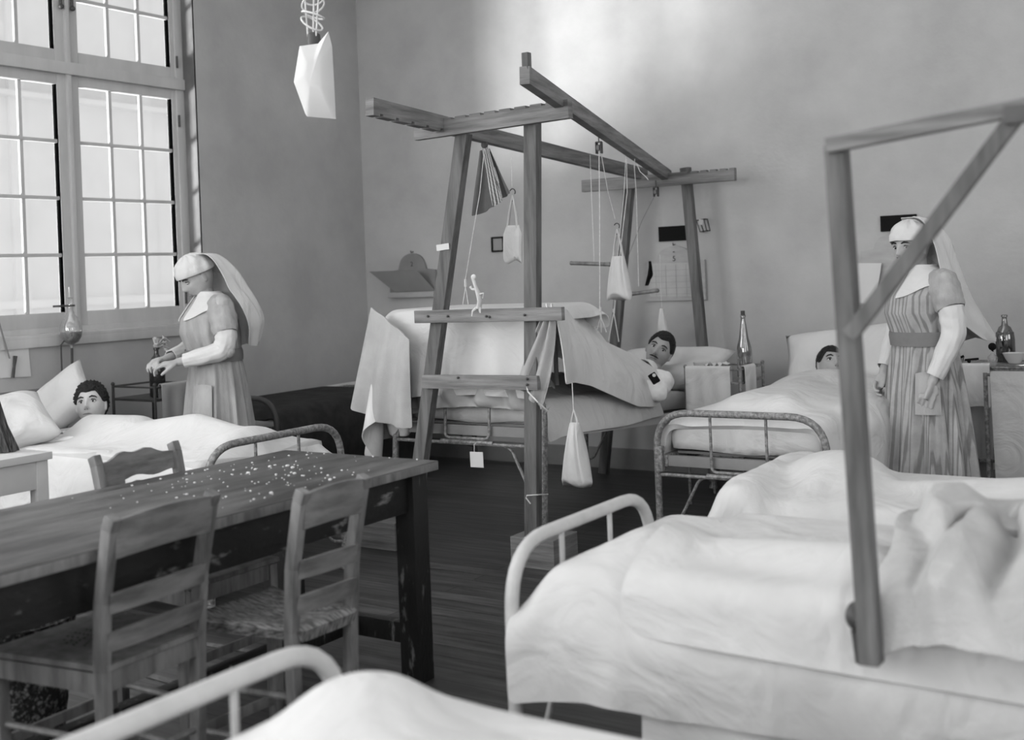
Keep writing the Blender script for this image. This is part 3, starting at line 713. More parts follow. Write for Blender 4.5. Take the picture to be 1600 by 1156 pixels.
# crumpled heap of cloth
def crumple():
    P = []; NU, NV = 230, 100; r_ = random.Random(6)
    folds = []                      # (centre u at v=0, slant, width, height): valleys and ridges running down the near side
    for k in range(11):
        folds.append((.02+k/10*.96+r_.uniform(-.02, .02), r_.uniform(-.06, .14), r_.uniform(.026, .045), r_.uniform(.040, .075)*(1 if k % 2 else -1)))
    lumps = [(r_.random(), r_.random(), r_.uniform(.05, .10), r_.uniform(-.02, .02)) for _ in range(14)]
    def edge(u): return .012*math.sin(u*6)
    for i in range(NU):
        u = i/(NU-1); row = []
        x0 = -.76+u*1.02
        for j in range(NV):
            v = j/(NV-1)
            # cross-section: from the far side over the crest and down to the near hem
            if v < .35: q = v/.35; y = 3.02-.26*q; z = .70+.04*math.sin(q*PI/2)+.02*u
            elif v < .85: q = (v-.35)/.5; y = 2.76-.37*q; z = .74+.02*u-(.06+.02*u)*q**1.7
            else: q = (v-.85)/.15; y = 2.39-.03*q-.01; z = .68-.075*q
            n = Vector((0, -.65, .76)) if v > .3 else Vector((0, 0, 1)); d = 0
            am = min(1, v*4)*(1 if v < .8 else max(.25, 1-(v-.8)*4))
            for c, sl, wd_, h in folds:
                cc = c+sl*(v-.3)+.02*math.sin(v*9+c*20); d += h*math.exp(-((u-cc)/wd_)**2)*am*(.35+.65*abs(math.sin(v*4+c*13)))
            for cu, cv, w_, h in lumps: d += h*math.exp(-((u-cu)/w_)**2-((v-cv)/w_/1.4)**2)*am
            for cu, v0, v1, w_, h in ((.17, .30, .62, .011, .085), (.30, .22, .50, .010, .07), (.43, .30, .45, .012, .06), (.52, .45, .92, .013, .095), (.66, .25, .6, .012, .08), (.78, .4, .85, .011, .08)):
                cc = cu+.05*math.sin(v*5+cu*9); d -= h*math.exp(-((u-cc)/w_)**2)*max(0, min(1, (v-v0)*9))*max(0, min(1, (v1-v)*9))
            e = min(1, u*14); x = x0+.10*v*(1-u)*.6+edge(v*2.2)*(1-u)+.006*math.sin(v*9+u*7)
            p = Vector((x, y, z+.065*(1-v**4)+.010))+n*(min(.032, max(d, -.05-.05*(v > .45)))*e)
            if v > .8: p.y += edge(u)*.6; 
            p.z -= (1-e)*.035
            row.append(p)
        P.append(row)
    o = clothmesh('crumpled_blanket', P, M['blanket'], None, .010, 0); tag(o, 'crumpled blanket with deep folds thrown over the right foreground bed', 'blanket')
crumple()
# --- bed behind it
cols = [mcol(F2, .80, .570), c_ell((-1.34, 4.14, .55), (.20, .20, .135)), c_cap((-1.2, 4.1, .53), (.3, 4.1, .62), .06, .11)] 
cols.append(c_box((-1.625, 3.70, .2), (-1.5, 4.50, .625), .02))
P, rs_ = sheetgrid(-1.88, .36, 3.38, 4.78, .88, .035)
pin = np.zeros(P.shape[:2], bool); ir = int(np.argmin(np.abs(P[:, 0, 0]+1.60)))
for j in range(P.shape[1]):
    yj = P[0, j, 1]
    if 3.74 < yj < 4.46: pin[ir:ir+2, j] = True; P[ir:ir+2, j, 2] = .642-.01*(abs(yj-4.11)/.31)**4
cover('bedspread', 'white bedspread pulled over the foot rail, behind the right foreground bed', P, rs_, cols, M['linen2'], 'bedspread', seed=15, stretch=1.03, noise=.008, t=.012, pins=pin)
# --- bed right of the traction frame
cols = [mcol(B3, .82, .66, L=1.8), c_ell((-2.07, 6.2, .64), (.28, .42, .13)), c_cap((-1.70, 5.45, .58), (-1.64, 6.2, .60), .10, .14), c_cap((-2.17, 5.3, .64), (-2.07, 6.1, .66), .10), c_cap((-1.97, 5.3, .64), (-2.07, 6.1, .66), .10)]
P, rs_ = sheetgrid(-2.70, -1.14, 5.06, 6.60, .92, .036)
cover('quilt', 'thick white quilt over the patient right of the traction frame, bulging over the side', P, rs_, cols, M['linen'], 'quilt', seed=21, stretch=1.03, noise=.008, t=.03)
# --- bed under the window
cols = [mcol(B1, .84, .62), c_cap((-5.2, 3.88, .58), (-4.8, 3.84, .59), .14, .145), c_cap((-4.8, 3.80, .6), (-4.32, 3.80, .66), .10, .105), c_cap((-4.32, 3.80, .66), (-3.95, 3.8, .62), .105, .08), c_ell((-3.97, 3.8, .62), (.07, .2, .10))]
P, rs_ = sheetgrid(-5.19, -3.84, 2.98, 4.42, .86, .034)
cover('bedspread', 'white sheet over the patient in the bed under the window', P, rs_, cols, M['linen'], 'bedspread', seed=24, stretch=1.05, noise=.012)
# --- far corner bed, dark blanket
cols = [mcol(B4, .86, .62)]
P, rs_ = sheetgrid(-6.0, -4.52, 4.985, 6.30, .74, .045)
cover('dark_blanket', 'dark blanket over the empty bed in the far corner', P, rs_, cols, M['darkblanket'], 'blanket', seed=31, stretch=1.01, t=.01, steps=80)
P, rs_ = sheetgrid(-5.85, -4.78, 6.18, 6.88, .70, .045)
cover('bed_sheet', 'white sheet at the head of the dark bed in the far corner', P, rs_, cols, M['linen2'], 'sheet', seed=32, stretch=1.01, t=.01, steps=80)
# --- traction bed: sheet over the cradle
mt = mcol(B2, .91, .625)
cols = [mt, c_box((-3.95, 4.74, .8), (-3.02, 5.45, 1.205), .05)]
P, rs_ = sheetgrid(-4.42, -2.88, 4.43, 5.60, 1.26, .037)
o = cover('cradle_sheet', 'large white sheet tented over a cradle at the foot of the traction bed', P, rs_, cols, M['linen'], 'sheet', seed=41, stretch=1.02, noise=.006, t=.006, steps=120)
# cradle carrying it
cr_ = empty('bed_cradle', 'wire cradle holding the sheet up at the foot of the traction bed', 'cradle', (-3.48, 5.1, .8))
for y in (4.80, 5.1, 5.38):
    mb = MB(); mb.tube(arcpts([(-3.88, y, .80), (-3.88, y, 1.17), (-3.09, y, 1.17), (-3.09, y, .80)], .08, 5), .012, 8); mb.build('hoop', M['whiteiron'], cr_)
mb = MB(); mb.tube([(-3.48, 4.80, 1.17), (-3.48, 5.38, 1.17)], .008, 8); mb.build('rod', M['whiteiron'], cr_)
# lower cover on the mattress of the traction bed
P, rs_ = sheetgrid(-3.98, -2.83, 4.78, 6.02, .92, .034)
cover('bed_sheet', 'white sheet tucked over the mattress of the traction bed, hanging above the side rail', P, rs_, [mt, c_cap((-3.5, 4.9, .76), (-3.4, 5.5, .70), .10, .12), c_cap((-3.3, 4.9, .76), (-3.3, 5.5, .70), .10, .12), c_ell((-3.28, 5.85, .66), (.27, .50, .16))], M['linen'], 'sheet', seed=43, stretch=1.04, noise=.01)
# rumpled bedding at the foot, seen between the rails
def rumple():
    P = []; NU, NV = 70, 34; r_ = random.Random(3); ph = [r_.uniform(0, 6) for _ in range(9)]
    for i in range(NU):
        u = i/(NU-1); x = -3.845+.86*u; row = []
        for j in range(NV):
            v = j/(NV-1); a = -.35+v*2.6
            f = .026*math.sin(u*29+ph[0]+v*2.5)+.018*math.sin(u*17-v*5+ph[1])+.008*math.sin(u*57+v*9+ph[2])+.006*math.sin(v*21+u*8)
            r = .125+f*math.sin(max(0, min(1, v*1.1))*PI)**.5
            e = min(1, min(u, 1-u)*9)**.5; r *= .45+.55*e
            row.append((x, 4.865-r*1.15*math.cos(a), .755+r*math.sin(a)*(.95+.25*math.sin(u*6+1))))
        P.append(row)
    o = clothmesh('rumpled_blanket', P, M['canvas'], None, .006, 1); tag(o, 'rumpled grey blanket gathered at the foot of the traction bed', 'blanket')
rumple()
# canopy sheet clipped to the rail end, running down to the patient's chest
def canopy():
    rid = [Vector(v) for v in ((-2.78, 4.60, 1.205), (-2.95, 4.95, 1.20), (-3.10, 5.30, 1.165), (-3.12, 5.56, 1.08), (-3.12, 5.68, .985), (-3.10, 5.93, .90), (-3.04, 6.10, .80))]
    low = [Vector(v) for v in ((-2.74, 4.61, .86), (-2.86, 4.88, .84), (-2.89, 5.10, .80), (-2.90, 5.42, .70), (-2.92, 5.66, .63), (-2.94, 5.90, .60), (-2.95, 6.06, .63))]
    lef = [Vector(v) for v in ((-2.84, 4.63, 1.10), (-3.10, 4.98, 1.16), (-3.30, 5.3, 1.12), (-3.42, 5.55, 1.02), (-3.5, 5.7, .92), (-3.52, 5.90, .86), (-3.48, 6.05, .80))]
    def samp(L, u):
        x = u*(len(L)-1); i = min(int(x), len(L)-2); f = x-i; f = f*f*(3-2*f)*.5+f*.5; return L[i].lerp(L[i+1], f)
    P = []; NU, NV = 46, 30
    for i in range(NU):
        u = i/(NU-1); r, l, e = samp(rid, u), samp(low, u), samp(lef, u); row = []
        for j in range(NV):
            v = j/(NV-1)
            if v < .35: p = e.lerp(r, math.sin(v/.35*PI/2))
            else:
                q = (v-.35)/.65; p = r.lerp(l, q); p += Vector((.05*math.sin(q*PI)*(1 if u > .3 else u/.3), 0, 0))
            p += Vector((1, -.4, 0))*(.004*math.sin(u*22+v*5)*max(0, v-.3)*u+.006*math.sin(u*11-v*7))
            row.append(p)
        P.append(row)
    o = clothmesh('canopy_sheet', P, M['linen'], None, .005, 1); tag(o, 'white sheet clipped to the end of the timber rail, sloping down to the patient', 'sheet')
    # grey cloth twisting down from the same clip
    P = []
    for i in range(22):
        u = i/21; c = Vector((-2.79, 4.57, 1.20)).lerp(Vector((-2.93, 4.60, .80)), u); hw = .025+.055*math.sin(u*PI*.62); 
        row = []
        for j in range(13):
            v = j/12*2-1; row.append(c+Vector((hw*v*.9, .02*math.sin(v*7+u*3)-.02*u, .12*v*(-u)*.5)))
        P.append(row)
    o = clothmesh('hanging_cloth', P, M['canvas'], None, .005, 1); tag(o, 'grey cloth corner twisting down from the end of the upper timber rail', 'cloth')
    t = empty('clothes_peg', 'wooden clothes peg gripping the sheet at the end of the upper timber rail', 'peg', (-2.79, 4.58, 1.19))
    for s in (-1, 1): mb = MB(); mb.bar((-2.785+s*.004, 4.565, 1.165), (-2.79+s*.014, 4.565, 1.235), .008, .012, .002); mb.build('peg_half', M['whitewood'], t)
canopy()
# sheet piece hanging in front at the left corner
def corner_cloth():
    tl, tr = Vector((-3.93, 4.66, 1.235)), Vector((-3.62, 4.58, 1.07)); bl, br = Vector((-4.08, 4.66, .70)), Vector((-3.64, 4.58, .625))
    P = []; NU, NV = 30, 26
    for i in range(NU):
        u = i/(NU-1); row = []
        for j in range(NV):
            v = j/(NV-1); a = tl.lerp(tr, v); b = bl.lerp(br, v); p = a.lerp(b, u)
            p += Vector((0, -1, 0))*(.022*math.sin(v*15+u*1.5)*(.3+.7*u)+.03*math.sin(v*PI)*math.sin(u*PI))
            p.z -= .02*math.sin(v*PI)*u; row.append(p)
        P.append(row)
    o = clothmesh('drying_sheet', P, M['canvas'], None, .006, 1); tag(o, 'grey sheet with pressed folds hanging at the left corner of the traction frame', 'sheet')
    P = []
    for i in range(12):
        u = i/11; row = []
        for j in range(16):
            a = j/16*2*PI; r = 1-.35*u**2; row.append((-3.86+.085*r*math.cos(a)+.006*math.cos(3*a), 4.76+.05*r*math.sin(a)+.006*math.sin(4*a), .70-.15*u))
        P.append(row)
    mb = MB(); V = mb.grid(P, closev=True); mb.b.faces.new(V[-1]); o = mb.build('bundle', M['linen2'], None); bake_sub = thicken(o, 0, 1); tag(o, 'white bundle bulging below the hanging grey sheet by the traction frame', 'bundle')
corner_cloth()

# pillows
def pillow(label, c, rot, sx, sy, h, m=None, seed=0, dent=None):
    """c centre, rot 3x3, sx x sy plan, h thickness"""
    N = 22; mb = MB(); r_ = random.Random(seed); ph = [r_.uniform(0, 6) for _ in range(4)]
    for side in (1, -1):
        P = []
        for i in range(N):
            row = []
            for j in range(N):
                u, v = i/(N-1)*2-1, j/(N-1)*2-1
                e = (1-u**4)*(1-v**4); z = h/2*max(e, 0)**.55
                k = 1-.07*(1-abs(u)**2)*abs(v)**3; k2 = 1-.07*(1-abs(v)**2)*abs(u)**3
                z += .006*math.sin(u*7+ph[0])*math.sin(v*6+ph[1])*e
                if dent and side == 1: z -= dent[2]*math.exp(-((u-dent[0])**2+(v-dent[1])**2)/.12)
                row.append(Vector(c)+rot @ Vector((u*sx/2*k2, v*sy/2*k, side*z)))
            P.append(row)
        mb.grid(P)
    bmesh.ops.remove_doubles(mb.b, verts=mb.b.verts, dist=.0005)
    o = mb.build('pillow', m or M['linen'], None, ang=120); tag(o, label, 'pillow'); return o
def frame3(xa, za):
    z = Vector(za).normalized(); x = Vector(xa); x = (x-z*x.dot(z)).normalized(); y = z.cross(x); return Matrix((x, y, z)).transposed()
pillow('large white pillow behind the patient right of the traction frame', (-2.10, 6.80, .80), frame3((1, 0, .17), (0, -.80, .62)), .80, .44, .19, seed=1, dent=(-.1, -.2, .04))
pillow('white pillow under the head of the moustached patient', (-3.17, 6.56, .755), frame3((1, .05, -.02), (0, -.40, .90)), .76, .42, .17, seed=2, dent=(0, 0, .06))
pillow('white pillow propped behind the patient in the bed under the window', Dp(84, 637, 6.62), frame3(Vector(_r)*.77+Vector((0, 0, .60)), Vector(-fwd)*.75+Vector((0, 0, .45))-Vector(_r)*.35), .52, .34, .15, seed=3, dent=(.1, .1, .03))
pillow('second white pillow at the near side of the bed under the window', (-5.30, 3.46, .74), frame3((.3, 1, -.05), (.35, -.25, .9)), .42, .44, .16, seed=4)

# ================================================================== people
def head_verts(f, u, c, scale=1.0):
    """orientation matrix of a head: face direction f, crown direction u"""
    x = Vector(f).normalized(); z = Vector(u); z = (z-x*z.dot(x)).normalized(); y = z.cross(x)
    R3 = Matrix((x, y, z)).transposed(); return Matrix.Translation(Vector(c)) @ R3.to_4x4() @ Matrix.Scale(scale, 4)
def head_point(th, ph, male=True):
    """th 0..pi from crown, ph angle about z, 0 = face"""
    X = math.sin(th)*math.cos(ph); Y = math.sin(th)*math.sin(ph); Z = math.cos(th)
    x, y, z = X*.094, Y*.074, Z*.115
    fr = max(0, X)
    if z < 0:                                     # jaw narrows, back of the head tucks in
        k = -z/.115; y *= 1-.22*k**1.5
        if X < 0: x *= 1-.45*k
        else: x *= 1+.02*k
    if X > 0: x = x*(1-.10*abs(Y)) - .006*(abs(z/.115) < .5)*0
    def g(cy, cz, sy, sz): return math.exp(-((y-cy)/sy)**2-((z-cz)/sz)**2)*(fr > 0)
    d = 0
    d += .022*g(0, -.022, .010, .012) + .014*g(0, -.004, .008, .018) + .006*g(0, .016, .008, .016)
    d += .006*g(.012, -.027, .006, .007) + .006*g(-.012, -.027, .006, .007)
    d -= .011*(g(.031, .008, .015, .010)+g(-.031, .008, .015, .010))
    d += .006*(g(.031, .030, .020, .008)+g(-.031, .030, .020, .008))
    d += .004*(g(.042, -.022, .018, .02)+g(-.042, -.022, .018, .02))
    d += .007*g(0, -.053, .020, .0055) + .007*g(0, -.066, .017, .006) - .005*g(0, -.0595, .024, .003) - .004*g(0, -.079, .02, .006)
    d += .011*g(0, -.098, .020, .014)
    return Vector((x+d, y, z))
def add_head(mb, MW):
    nt, np_ = 60, 72; rings = []
    top = mb.b.verts.new(MW @ head_point(0.0001, 0)); bot = mb.b.verts.new(MW @ head_point(math.pi-.0001, 0))
    for i in range(1, nt):
        th = math.pi*i/nt; row = []
        for j in range(np_):
            q = 2*math.pi*j/np_; q2 = q - .45*math.sin(q)      # denser at the face
            row.append(mb.b.verts.new(MW @ head_point(th, q2)))
        rings.append(row)
    for A, B in zip(rings, rings[1:]):
        for k in range(np_): mb.b.faces.new((A[k], B[k], B[(k+1) % np_], A[(k+1) % np_]))
    for k in range(np_): mb.b.faces.new((top, rings[0][k], rings[0][(k+1) % np_])); mb.b.faces.new((bot, rings[-1][(k+1) % np_], rings[-1][k]))
    for s in (-1, 1):                                           # ears
        mb.ball((0, 0, 0), 1, 12, 8, MW @ Matrix.Translation((-.004, s*.075, -.004)) @ Matrix.Rotation(s*.35, 4, 'Z') @ Matrix.Diagonal(Vector((.017, .007, .031, 1))))
def face_parts(root, MW, look=(0, 0), moustache=False, brow=True, closed=0.0):
    for s in (-1, 1):
        cy, cz = s*.031, .008; cx = .071
        mb = MB(); mb.ball((0, 0, 0), 1, 14, 10, MW @ Matrix.Translation((cx, cy, cz)) @ Matrix.Diagonal(Vector((.0125, .0125, .0080*(1-closed), 1)))); e = mb.build('eye', M['eyewhite'], root)
        mb = MB(); mb.ball((0, 0, 0), 1, 12, 8, MW @ Matrix.Translation((cx+.0095, cy+look[0]*.005, cz+look[1]*.003)) @ Matrix.Diagonal(Vector((.004, .0060, .0058*(1-closed), 1)))); mb.build('iris', M['pupil'], e)
        mb = MB(); mb.tube([MW @ Vector((.080, s*.018, .0145)), MW @ Vector((.084, s*.028, .0185)), MW @ Vector((.079, s*.040, .0155)), MW @ Vector((.072, s*.046, .010))], [.0022, .0026, .0022, .0015], 6); mb.build('eyelid', M['hair'], root)
        if brow:
            mb = MB(); mb.tube([MW @ Vector((.090, s*.014, .029)), MW @ Vector((.090, s*.028, .0345)), MW @ Vector((.083, s*.043, .032)), MW @ Vector((.074, s*.051, .026))], [.003, .0042, .0034, .002], 8); mb.build('eyebrow', M['hair'], root)
    mb = MB(); mb.tube([MW @ Vector((.085, -.024, -.061)), MW @ Vector((.0925, -.010, -.0595)), MW @ Vector((.094, 0, -.0605)), MW @ Vector((.0925, .010, -.0595)), MW @ Vector((.085, .024, -.061))], [.001, .0032, .0036, .0032, .001], 8); mb.build('mouth', M['lip'], root)
    mb = MB()
    for s in (-1, 1): mb.ball((0, 0, 0), 1, 8, 6, MW @ Matrix.Translation((.102, s*.007, -.037)) @ Matrix.Diagonal(Vector((.004, .003, .002, 1))))
    mb.build('nostrils', M['ink'], root)
    if moustache:
        mb = MB()
        for s in (-1, 1): mb.tube([MW @ Vector((.096, 0, -.046)), MW @ Vector((.0965, s*.011, -.046)), MW @ Vector((.091, s*.022, -.048)), MW @ Vector((.084, s*.030, -.050))], [(.004, .0035), (.0055, .005), (.004, .0035), (.001, .001)], 8)
        mb.build('moustache', M['hair'], root)
def hair(root, MW, line=.055, seed=1, rough=.006, vol=.012, sideburn=.0):
    """short hair: a shell over the skull, open at the face"""
    r_ = random.Random(seed); ph = [r_.uniform(0, 6) for _ in range(6)]
    P = []; nt, npn = 34, 64
    def lim(q):                                   # lowest polar angle of the hair by angle about the head
        a = abs((q+PI) % (2*PI)-PI)
        if a < .75: return math.acos(min(.99, line/.115)) + .05*math.cos(a*4)
        if a < 1.15: t = (a-.75)/.4; return math.acos(line/.115)*(1-t)+(1.50+sideburn)*t
        if a < 1.75: return 1.50+sideburn*(1-(a-1.15)/.6)
        return min(2.15, 1.50+(a-1.75)*.9)
    for i in range(nt+1):
        row = []
        for j in range(npn):
            q = 2*PI*j/npn; L = lim(q); th = max(.001, L*i/nt); p = head_point(th, q)
            n = Vector((p.x/.094**2, p.y/.074**2, p.z/.115**2)).normalized()
            e = vol*(1-(i/nt)**6)+.002 + rough*(math.sin(q*9+th*13+ph[0])*math.sin(th*17+ph[1])+.5*math.sin(q*23+ph[2])*math.sin(th*29+ph[3]))*(i/nt if i < nt*.2 else 1)*.6
            if i == nt: e = -.006
            row.append(MW @ (p+n*e))
        P.append(row)
    mb = MB(); mb.grid(P, closev=True); o = mb.build('hair', M['hair'], root, ang=180); return o
def add_hand(mb, MW, curl=.5, side=1, spread=.10, thumb=.6):
    """wrist at the origin, fingers along +x, palm towards -z, thumb towards side*+y; curl in 0..1.6"""
    def T(p): return MW @ Vector((p[0], p[1]*side, p[2]))
    mb.tube([T((-.01, 0, 0)), T((.02, .002, 0)), T((.055, .002, 0)), T((.085, 0, 0))], [(.023, .017), (.030, .016), (.038, .015), (.036, .012)], 14)
    mb.tube([T((.012, .018, -.004)), T((.04, .028, -.008)), T((.06, .026, -.006))], [.014, .014, .011], 10)
    for k, (y, L) in enumerate(((.029, .072), (.0098, .080), (-.0098, .074), (-.028, .058))):
        a = curl*(.55+.08*k)*.6; d = Vector((math.cos(a), (y/.03)*spread, -math.sin(a))); p = Vector((.082, y, 0)); pts = [p-Vector((.02, 0, 0)), p]
        for seg in (.45, .30, .25):
            p = p+d.normalized()*L*seg; pts.append(p); a += curl*.75; d = Vector((math.cos(a), (y/.03)*spread*.6, -math.sin(a)))
        mb.tube([T(q) for q in pts], [.0095, .0098, .0088, .0080, .0068], 10); mb.ball(T(pts[-1]), .0068, 10, 8)
    p0 = Vector((.018, .022, -.006)); d = Vector((.75, .62*thumb+.2, -.35)).normalized(); pts = [p0, p0+d*.032]; d2 = Vector((.9, .25*thumb, -.5)).normalized(); pts += [pts[-1]+d2*.028, pts[-1]+d2*.05]
    mb.tube([T(q) for q in pts], [.013, .0115, .010, .0082], 10); mb.ball(T(pts[-1]), .0082, 10, 8)
def remesh(o, vox=.005, sm=2):
    m = o.modifiers.new('r', 'REMESH'); m.mode = 'VOXEL'; m.voxel_size = vox; m.use_smooth_shade = True
    if sm: s = o.modifiers.new('s', 'SMOOTH'); s.iterations = sm; s.factor = .5
    bake(o); finish(o.data, True, 180); return o
def limb(mb, pts, rs, seg=14):
    mb.tube(pts, rs, seg)
    for p, r in zip(pts, rs): mb.ball(p, r if not isinstance(r, tuple) else min(r), 12, 8)

# ---- nurses. local frame: facing +x, left side +y
def nurse(label, loc, rz, pose):
    R_ = empty('person', label, 'person', loc, rz); WMx = W(R_)
    def w(p): return WMx @ Vector(p)
    lean = pose.get('lean', 0)
    hc = Vector((.05+lean, 0, 1.425)); f = Vector(pose['face']); u = Vector(pose['crown'])
    MWh = WMx @ head_verts(f, u, hc)
    mb = MB(); add_head(mb, MWh)
    limb(mb, [w((.0+lean*.6, 0, 1.25)), w((.02+lean*.8, 0, 1.33)), w((.03+lean, 0, 1.38))], [.062, .052, .052])
    mb.tube([w((0, 0, .80)), w((0, 0, .92)), w((0, 0, 1.02)), w((.0+lean*.3, 0, 1.15)), w((lean*.5, 0, 1.24)), w((lean*.5, 0, 1.30))], [(.12, .155), (.11, .145), (.10, .125), (.105, .145), (.09, .15), (.05, .07)], 20)
    for s, arm in ((1, pose['L']), (-1, pose['R'])):
        S, E, H = [Vector(p) for p in arm['pts']]
        limb(mb, [w(S*.5+Vector((lean*.3, 0, .645))), w(S), w(S.lerp(E, .5)), w(E), w(E.lerp(H, .45)), w(H)], [.05, .05, .043, .036, .031, .022])
        X = Vector(arm['dir']).normalized(); Zv = -Vector(arm['palm']); Zv = (Zv-X*Zv.dot(X)).normalized(); Yv = Zv.cross(X)
        MH = WMx @ (Matrix.Translation(H) @ Matrix((X, Yv, Zv)).transposed().to_4x4())
        add_hand(mb, MH, arm.get('curl', .6), arm.get('thumbside', 1))
    for s in (-1, 1):
        limb(mb, [w((0, s*.08, .84)), w((.01, s*.085, .48)), w((-.02, s*.085, .10))], [.085, .055, .036])
        limb(mb, [w((-.04, s*.085, .045)), w((.06, s*.09, .035)), w((.12, s*.095, .03))], [.036, .03, .022])
    b = mb.build('body', M['skin'], R_); remesh(b, .0045, 2)
    face_parts(R_, MWh, pose.get('look', (0, -.6)), closed=pose.get('closed', 0), brow=True)
    for s in (-1, 1):
        mb = MB(); mb.tube([w((-.07, s*.085, .035)), w((-.04, s*.085, .04)), w((.05, s*.09, .045)), w((.12, s*.095, .035)), w((.15, s*.097, .03))], [(.02, .02), (.042, .045), (.042, .042), (.036, .032), (.015, .015)], 14); mb.build('shoe', M['shoe'], R_)
    # dress: skirt and bodice, one garment
    rings = [(.10, .0, .225, .235), (.30, .0, .21, .225), (.55, .0, .185, .205), (.75, 0, .165, .19), (.90, 0, .145, .172), (.985, .002, .135, .152), (1.03, .004+lean*.2, .140, .155), (1.12, .018+lean*.3, .158, .172), (1.20, .014+lean*.45, .148, .178), (1.27, .0+lean*.5, .110, .168), (1.315, -.002+lean*.6, .078, .115), (1.335, .002+lean*.7, .062, .075)]
    P = []; n = 120; r_ = random.Random(pose.get('seed', 1)); ph = [r_.uniform(0, 6.3) for _ in range(6)]
    def sample(z):
        for a, b_ in zip(rings, rings[1:]):
            if a[0] <= z <= b_[0]:
                t = (z-a[0])/(b_[0]-a[0]); return [a[i]+(b_[i]-a[i])*t for i in range(4)]
        return rings[-1]
    NZ = 64
    for i in range(NZ):
        z = .10+(1.335-.10)*i/(NZ-1); _, cx, rx, ry = sample(z); row = []
        amp = .018*max(0, (.98-z)/.88)**.7+.003 if z < .98 else .0075*max(.15, 1-(z-.98)/.3)
        for k in range(n):
            a = 2*PI*k/n
            fo = math.sin(a*11+ph[0]+.6*math.sin(z*3+a))+.6*math.sin(a*19+ph[1]+z*1.5)+.35*math.sin(a*31+ph[2])
            rr = 1+0*fo; row.append(w((cx+(rx+amp*fo)*math.cos(a), (ry+amp*fo)*math.sin(a), z)))
        P.append(row)
    mb = MB(); mb.grid(P, closev=True); d = mb.build('dress', M[pose.get('fabric', 'dress')], R_, ang=180); thicken(d, .003, 0)
    # waistband
    P = []
    for z, e in ((.962, .006), (.985, .011), (1.010, .011), (1.028, .006)):
        _, cx, rx, ry = sample(z); P.append([w((cx+(rx+e+.006)*math.cos(2*PI*k/48), (ry+e+.006)*math.sin(2*PI*k/48), z)) for k in range(48)])
    mb = MB(); mb.grid(P, closev=True); thicken(mb.build('waistband', M['belt'], R_, ang=180), .003, 0)
    # pocket on the left front of the skirt
    P = []
    for i in range(10):
        z = .84-.19*i/9; _, cx, rx, ry = sample(z); row = []
        for j in range(10):
            a = pose.get('pocket', .85)+(.55*(j/9)); e = .030+.006*math.sin(i/9*PI)*math.sin(j/9*PI)
            row.append(w((cx+(rx+e)*math.cos(a), (ry+e)*math.sin(a), z+.008*math.sin(j/9*PI)*(i == 0))))
        P.append(row)
    mb = MB(); mb.grid(P); thicken(mb.build('pocket', M['dress'], R_, ang=180), .004, 0)
    # wide white collar, pointed over the chest
    P = []
    for i in range(9):
        t = i/8; row = []
        for k in range(49):
            a = -PI+.0+2*PI*k/48; gap = max(0, math.cos(a)); 
            z = 1.345-.012*t - t*(.055+.095*max(0, math.cos(a))**2 + .02*abs(math.sin(a))**2)
            _, cx, rx, ry = sample(min(1.334, z)); e = .006+.004*t
            kx = rx+e; ky = ry+e
            if z > 1.30: kx = max(kx, .058+.05*t); ky = max(ky, .066+.07*t)
            row.append(w((cx+kx*math.cos(a), ky*math.sin(a), z+.003*math.sin(a*8)*t)))
        P.append(row)
    # open at the throat
    P = [[row[(k+24) % 48] for k in range(2, 47)] for row in P]
    mb = MB(); mb.grid(P); thicken(mb.build('collar', M['linen'], R_, ang=180), .004, 0)
    # sleeves: grey puffed upper sleeve, white oversleeve below
    for s, arm in ((1, pose['L']), (-1, pose['R'])):
        S, E, H = [Vector(p) for p in arm['pts']]; top = Vector((S.x, S.y*.66, S.z+.045))
        def sleeve(a, b_, r0, r1, nm, m_, wr, mid=None, fr_=14):
            pts = []; N = 22; nn = 40; rows = []
            for i in range(N):
                t = i/(N-1)
                c = a.lerp(b_, t) if mid is None else (a.lerp(mid, t*2) if t < .5 else mid.lerp(b_, t*2-1))
                if mid is not None:   # smooth elbow
                    c = a*(1-t)**2+mid*2*t*(1-t)+b_*t*t; c = c*.5+(a.lerp(mid, t*2) if t < .5 else mid.lerp(b_, t*2-1))*.5
                pts.append(c)
            prev = None
            for i, c in enumerate(pts):
                t = i/(N-1); tg = (pts[min(i+1, N-1)]-pts[max(i-1, 0)]).normalized(); 
                x = (Vector((1, 0, 0)) if prev is None else prev); x = (x-tg*x.dot(tg)).normalized(); prev = x; y = tg.cross(x)
                base = r0+(r1-r0)*t
                if nm == 'puffed_sleeve': base *= .45+.55*min(1, t/.22)**.6
                puff = .014*math.sin(t*PI)**.6 if nm == 'puffed_sleeve' else .006*math.sin(t*PI)
                row = []
                for k in range(nn):
                    q = 2*PI*k/nn; rr = base+puff+wr*(math.sin(q*5+t*9+ph[3])*.5+math.sin(t*26+q*2+ph[4])*.5+.35*math.sin(q*13+ph[5]))
                    row.append(w(c+x*math.cos(q)*rr+y*math.sin(q)*rr))
                rows.append(row)
            mb = MB(); mb.grid(rows, closev=True); thicken(mb.build(nm, m_, R_, ang=180), .003, 0)
        e0 = S.lerp(E, arm.get('cuff', .62))
        sleeve(top, e0, .062, .060, 'puffed_sleeve', M['dress'], .004)
        sleeve(e0.lerp(S, .06), H.lerp(E, .12), .056, .036, 'white_oversleeve', M['linen'], .0035, mid=E)
    # cap: close band and crown of white cloth
    P = []
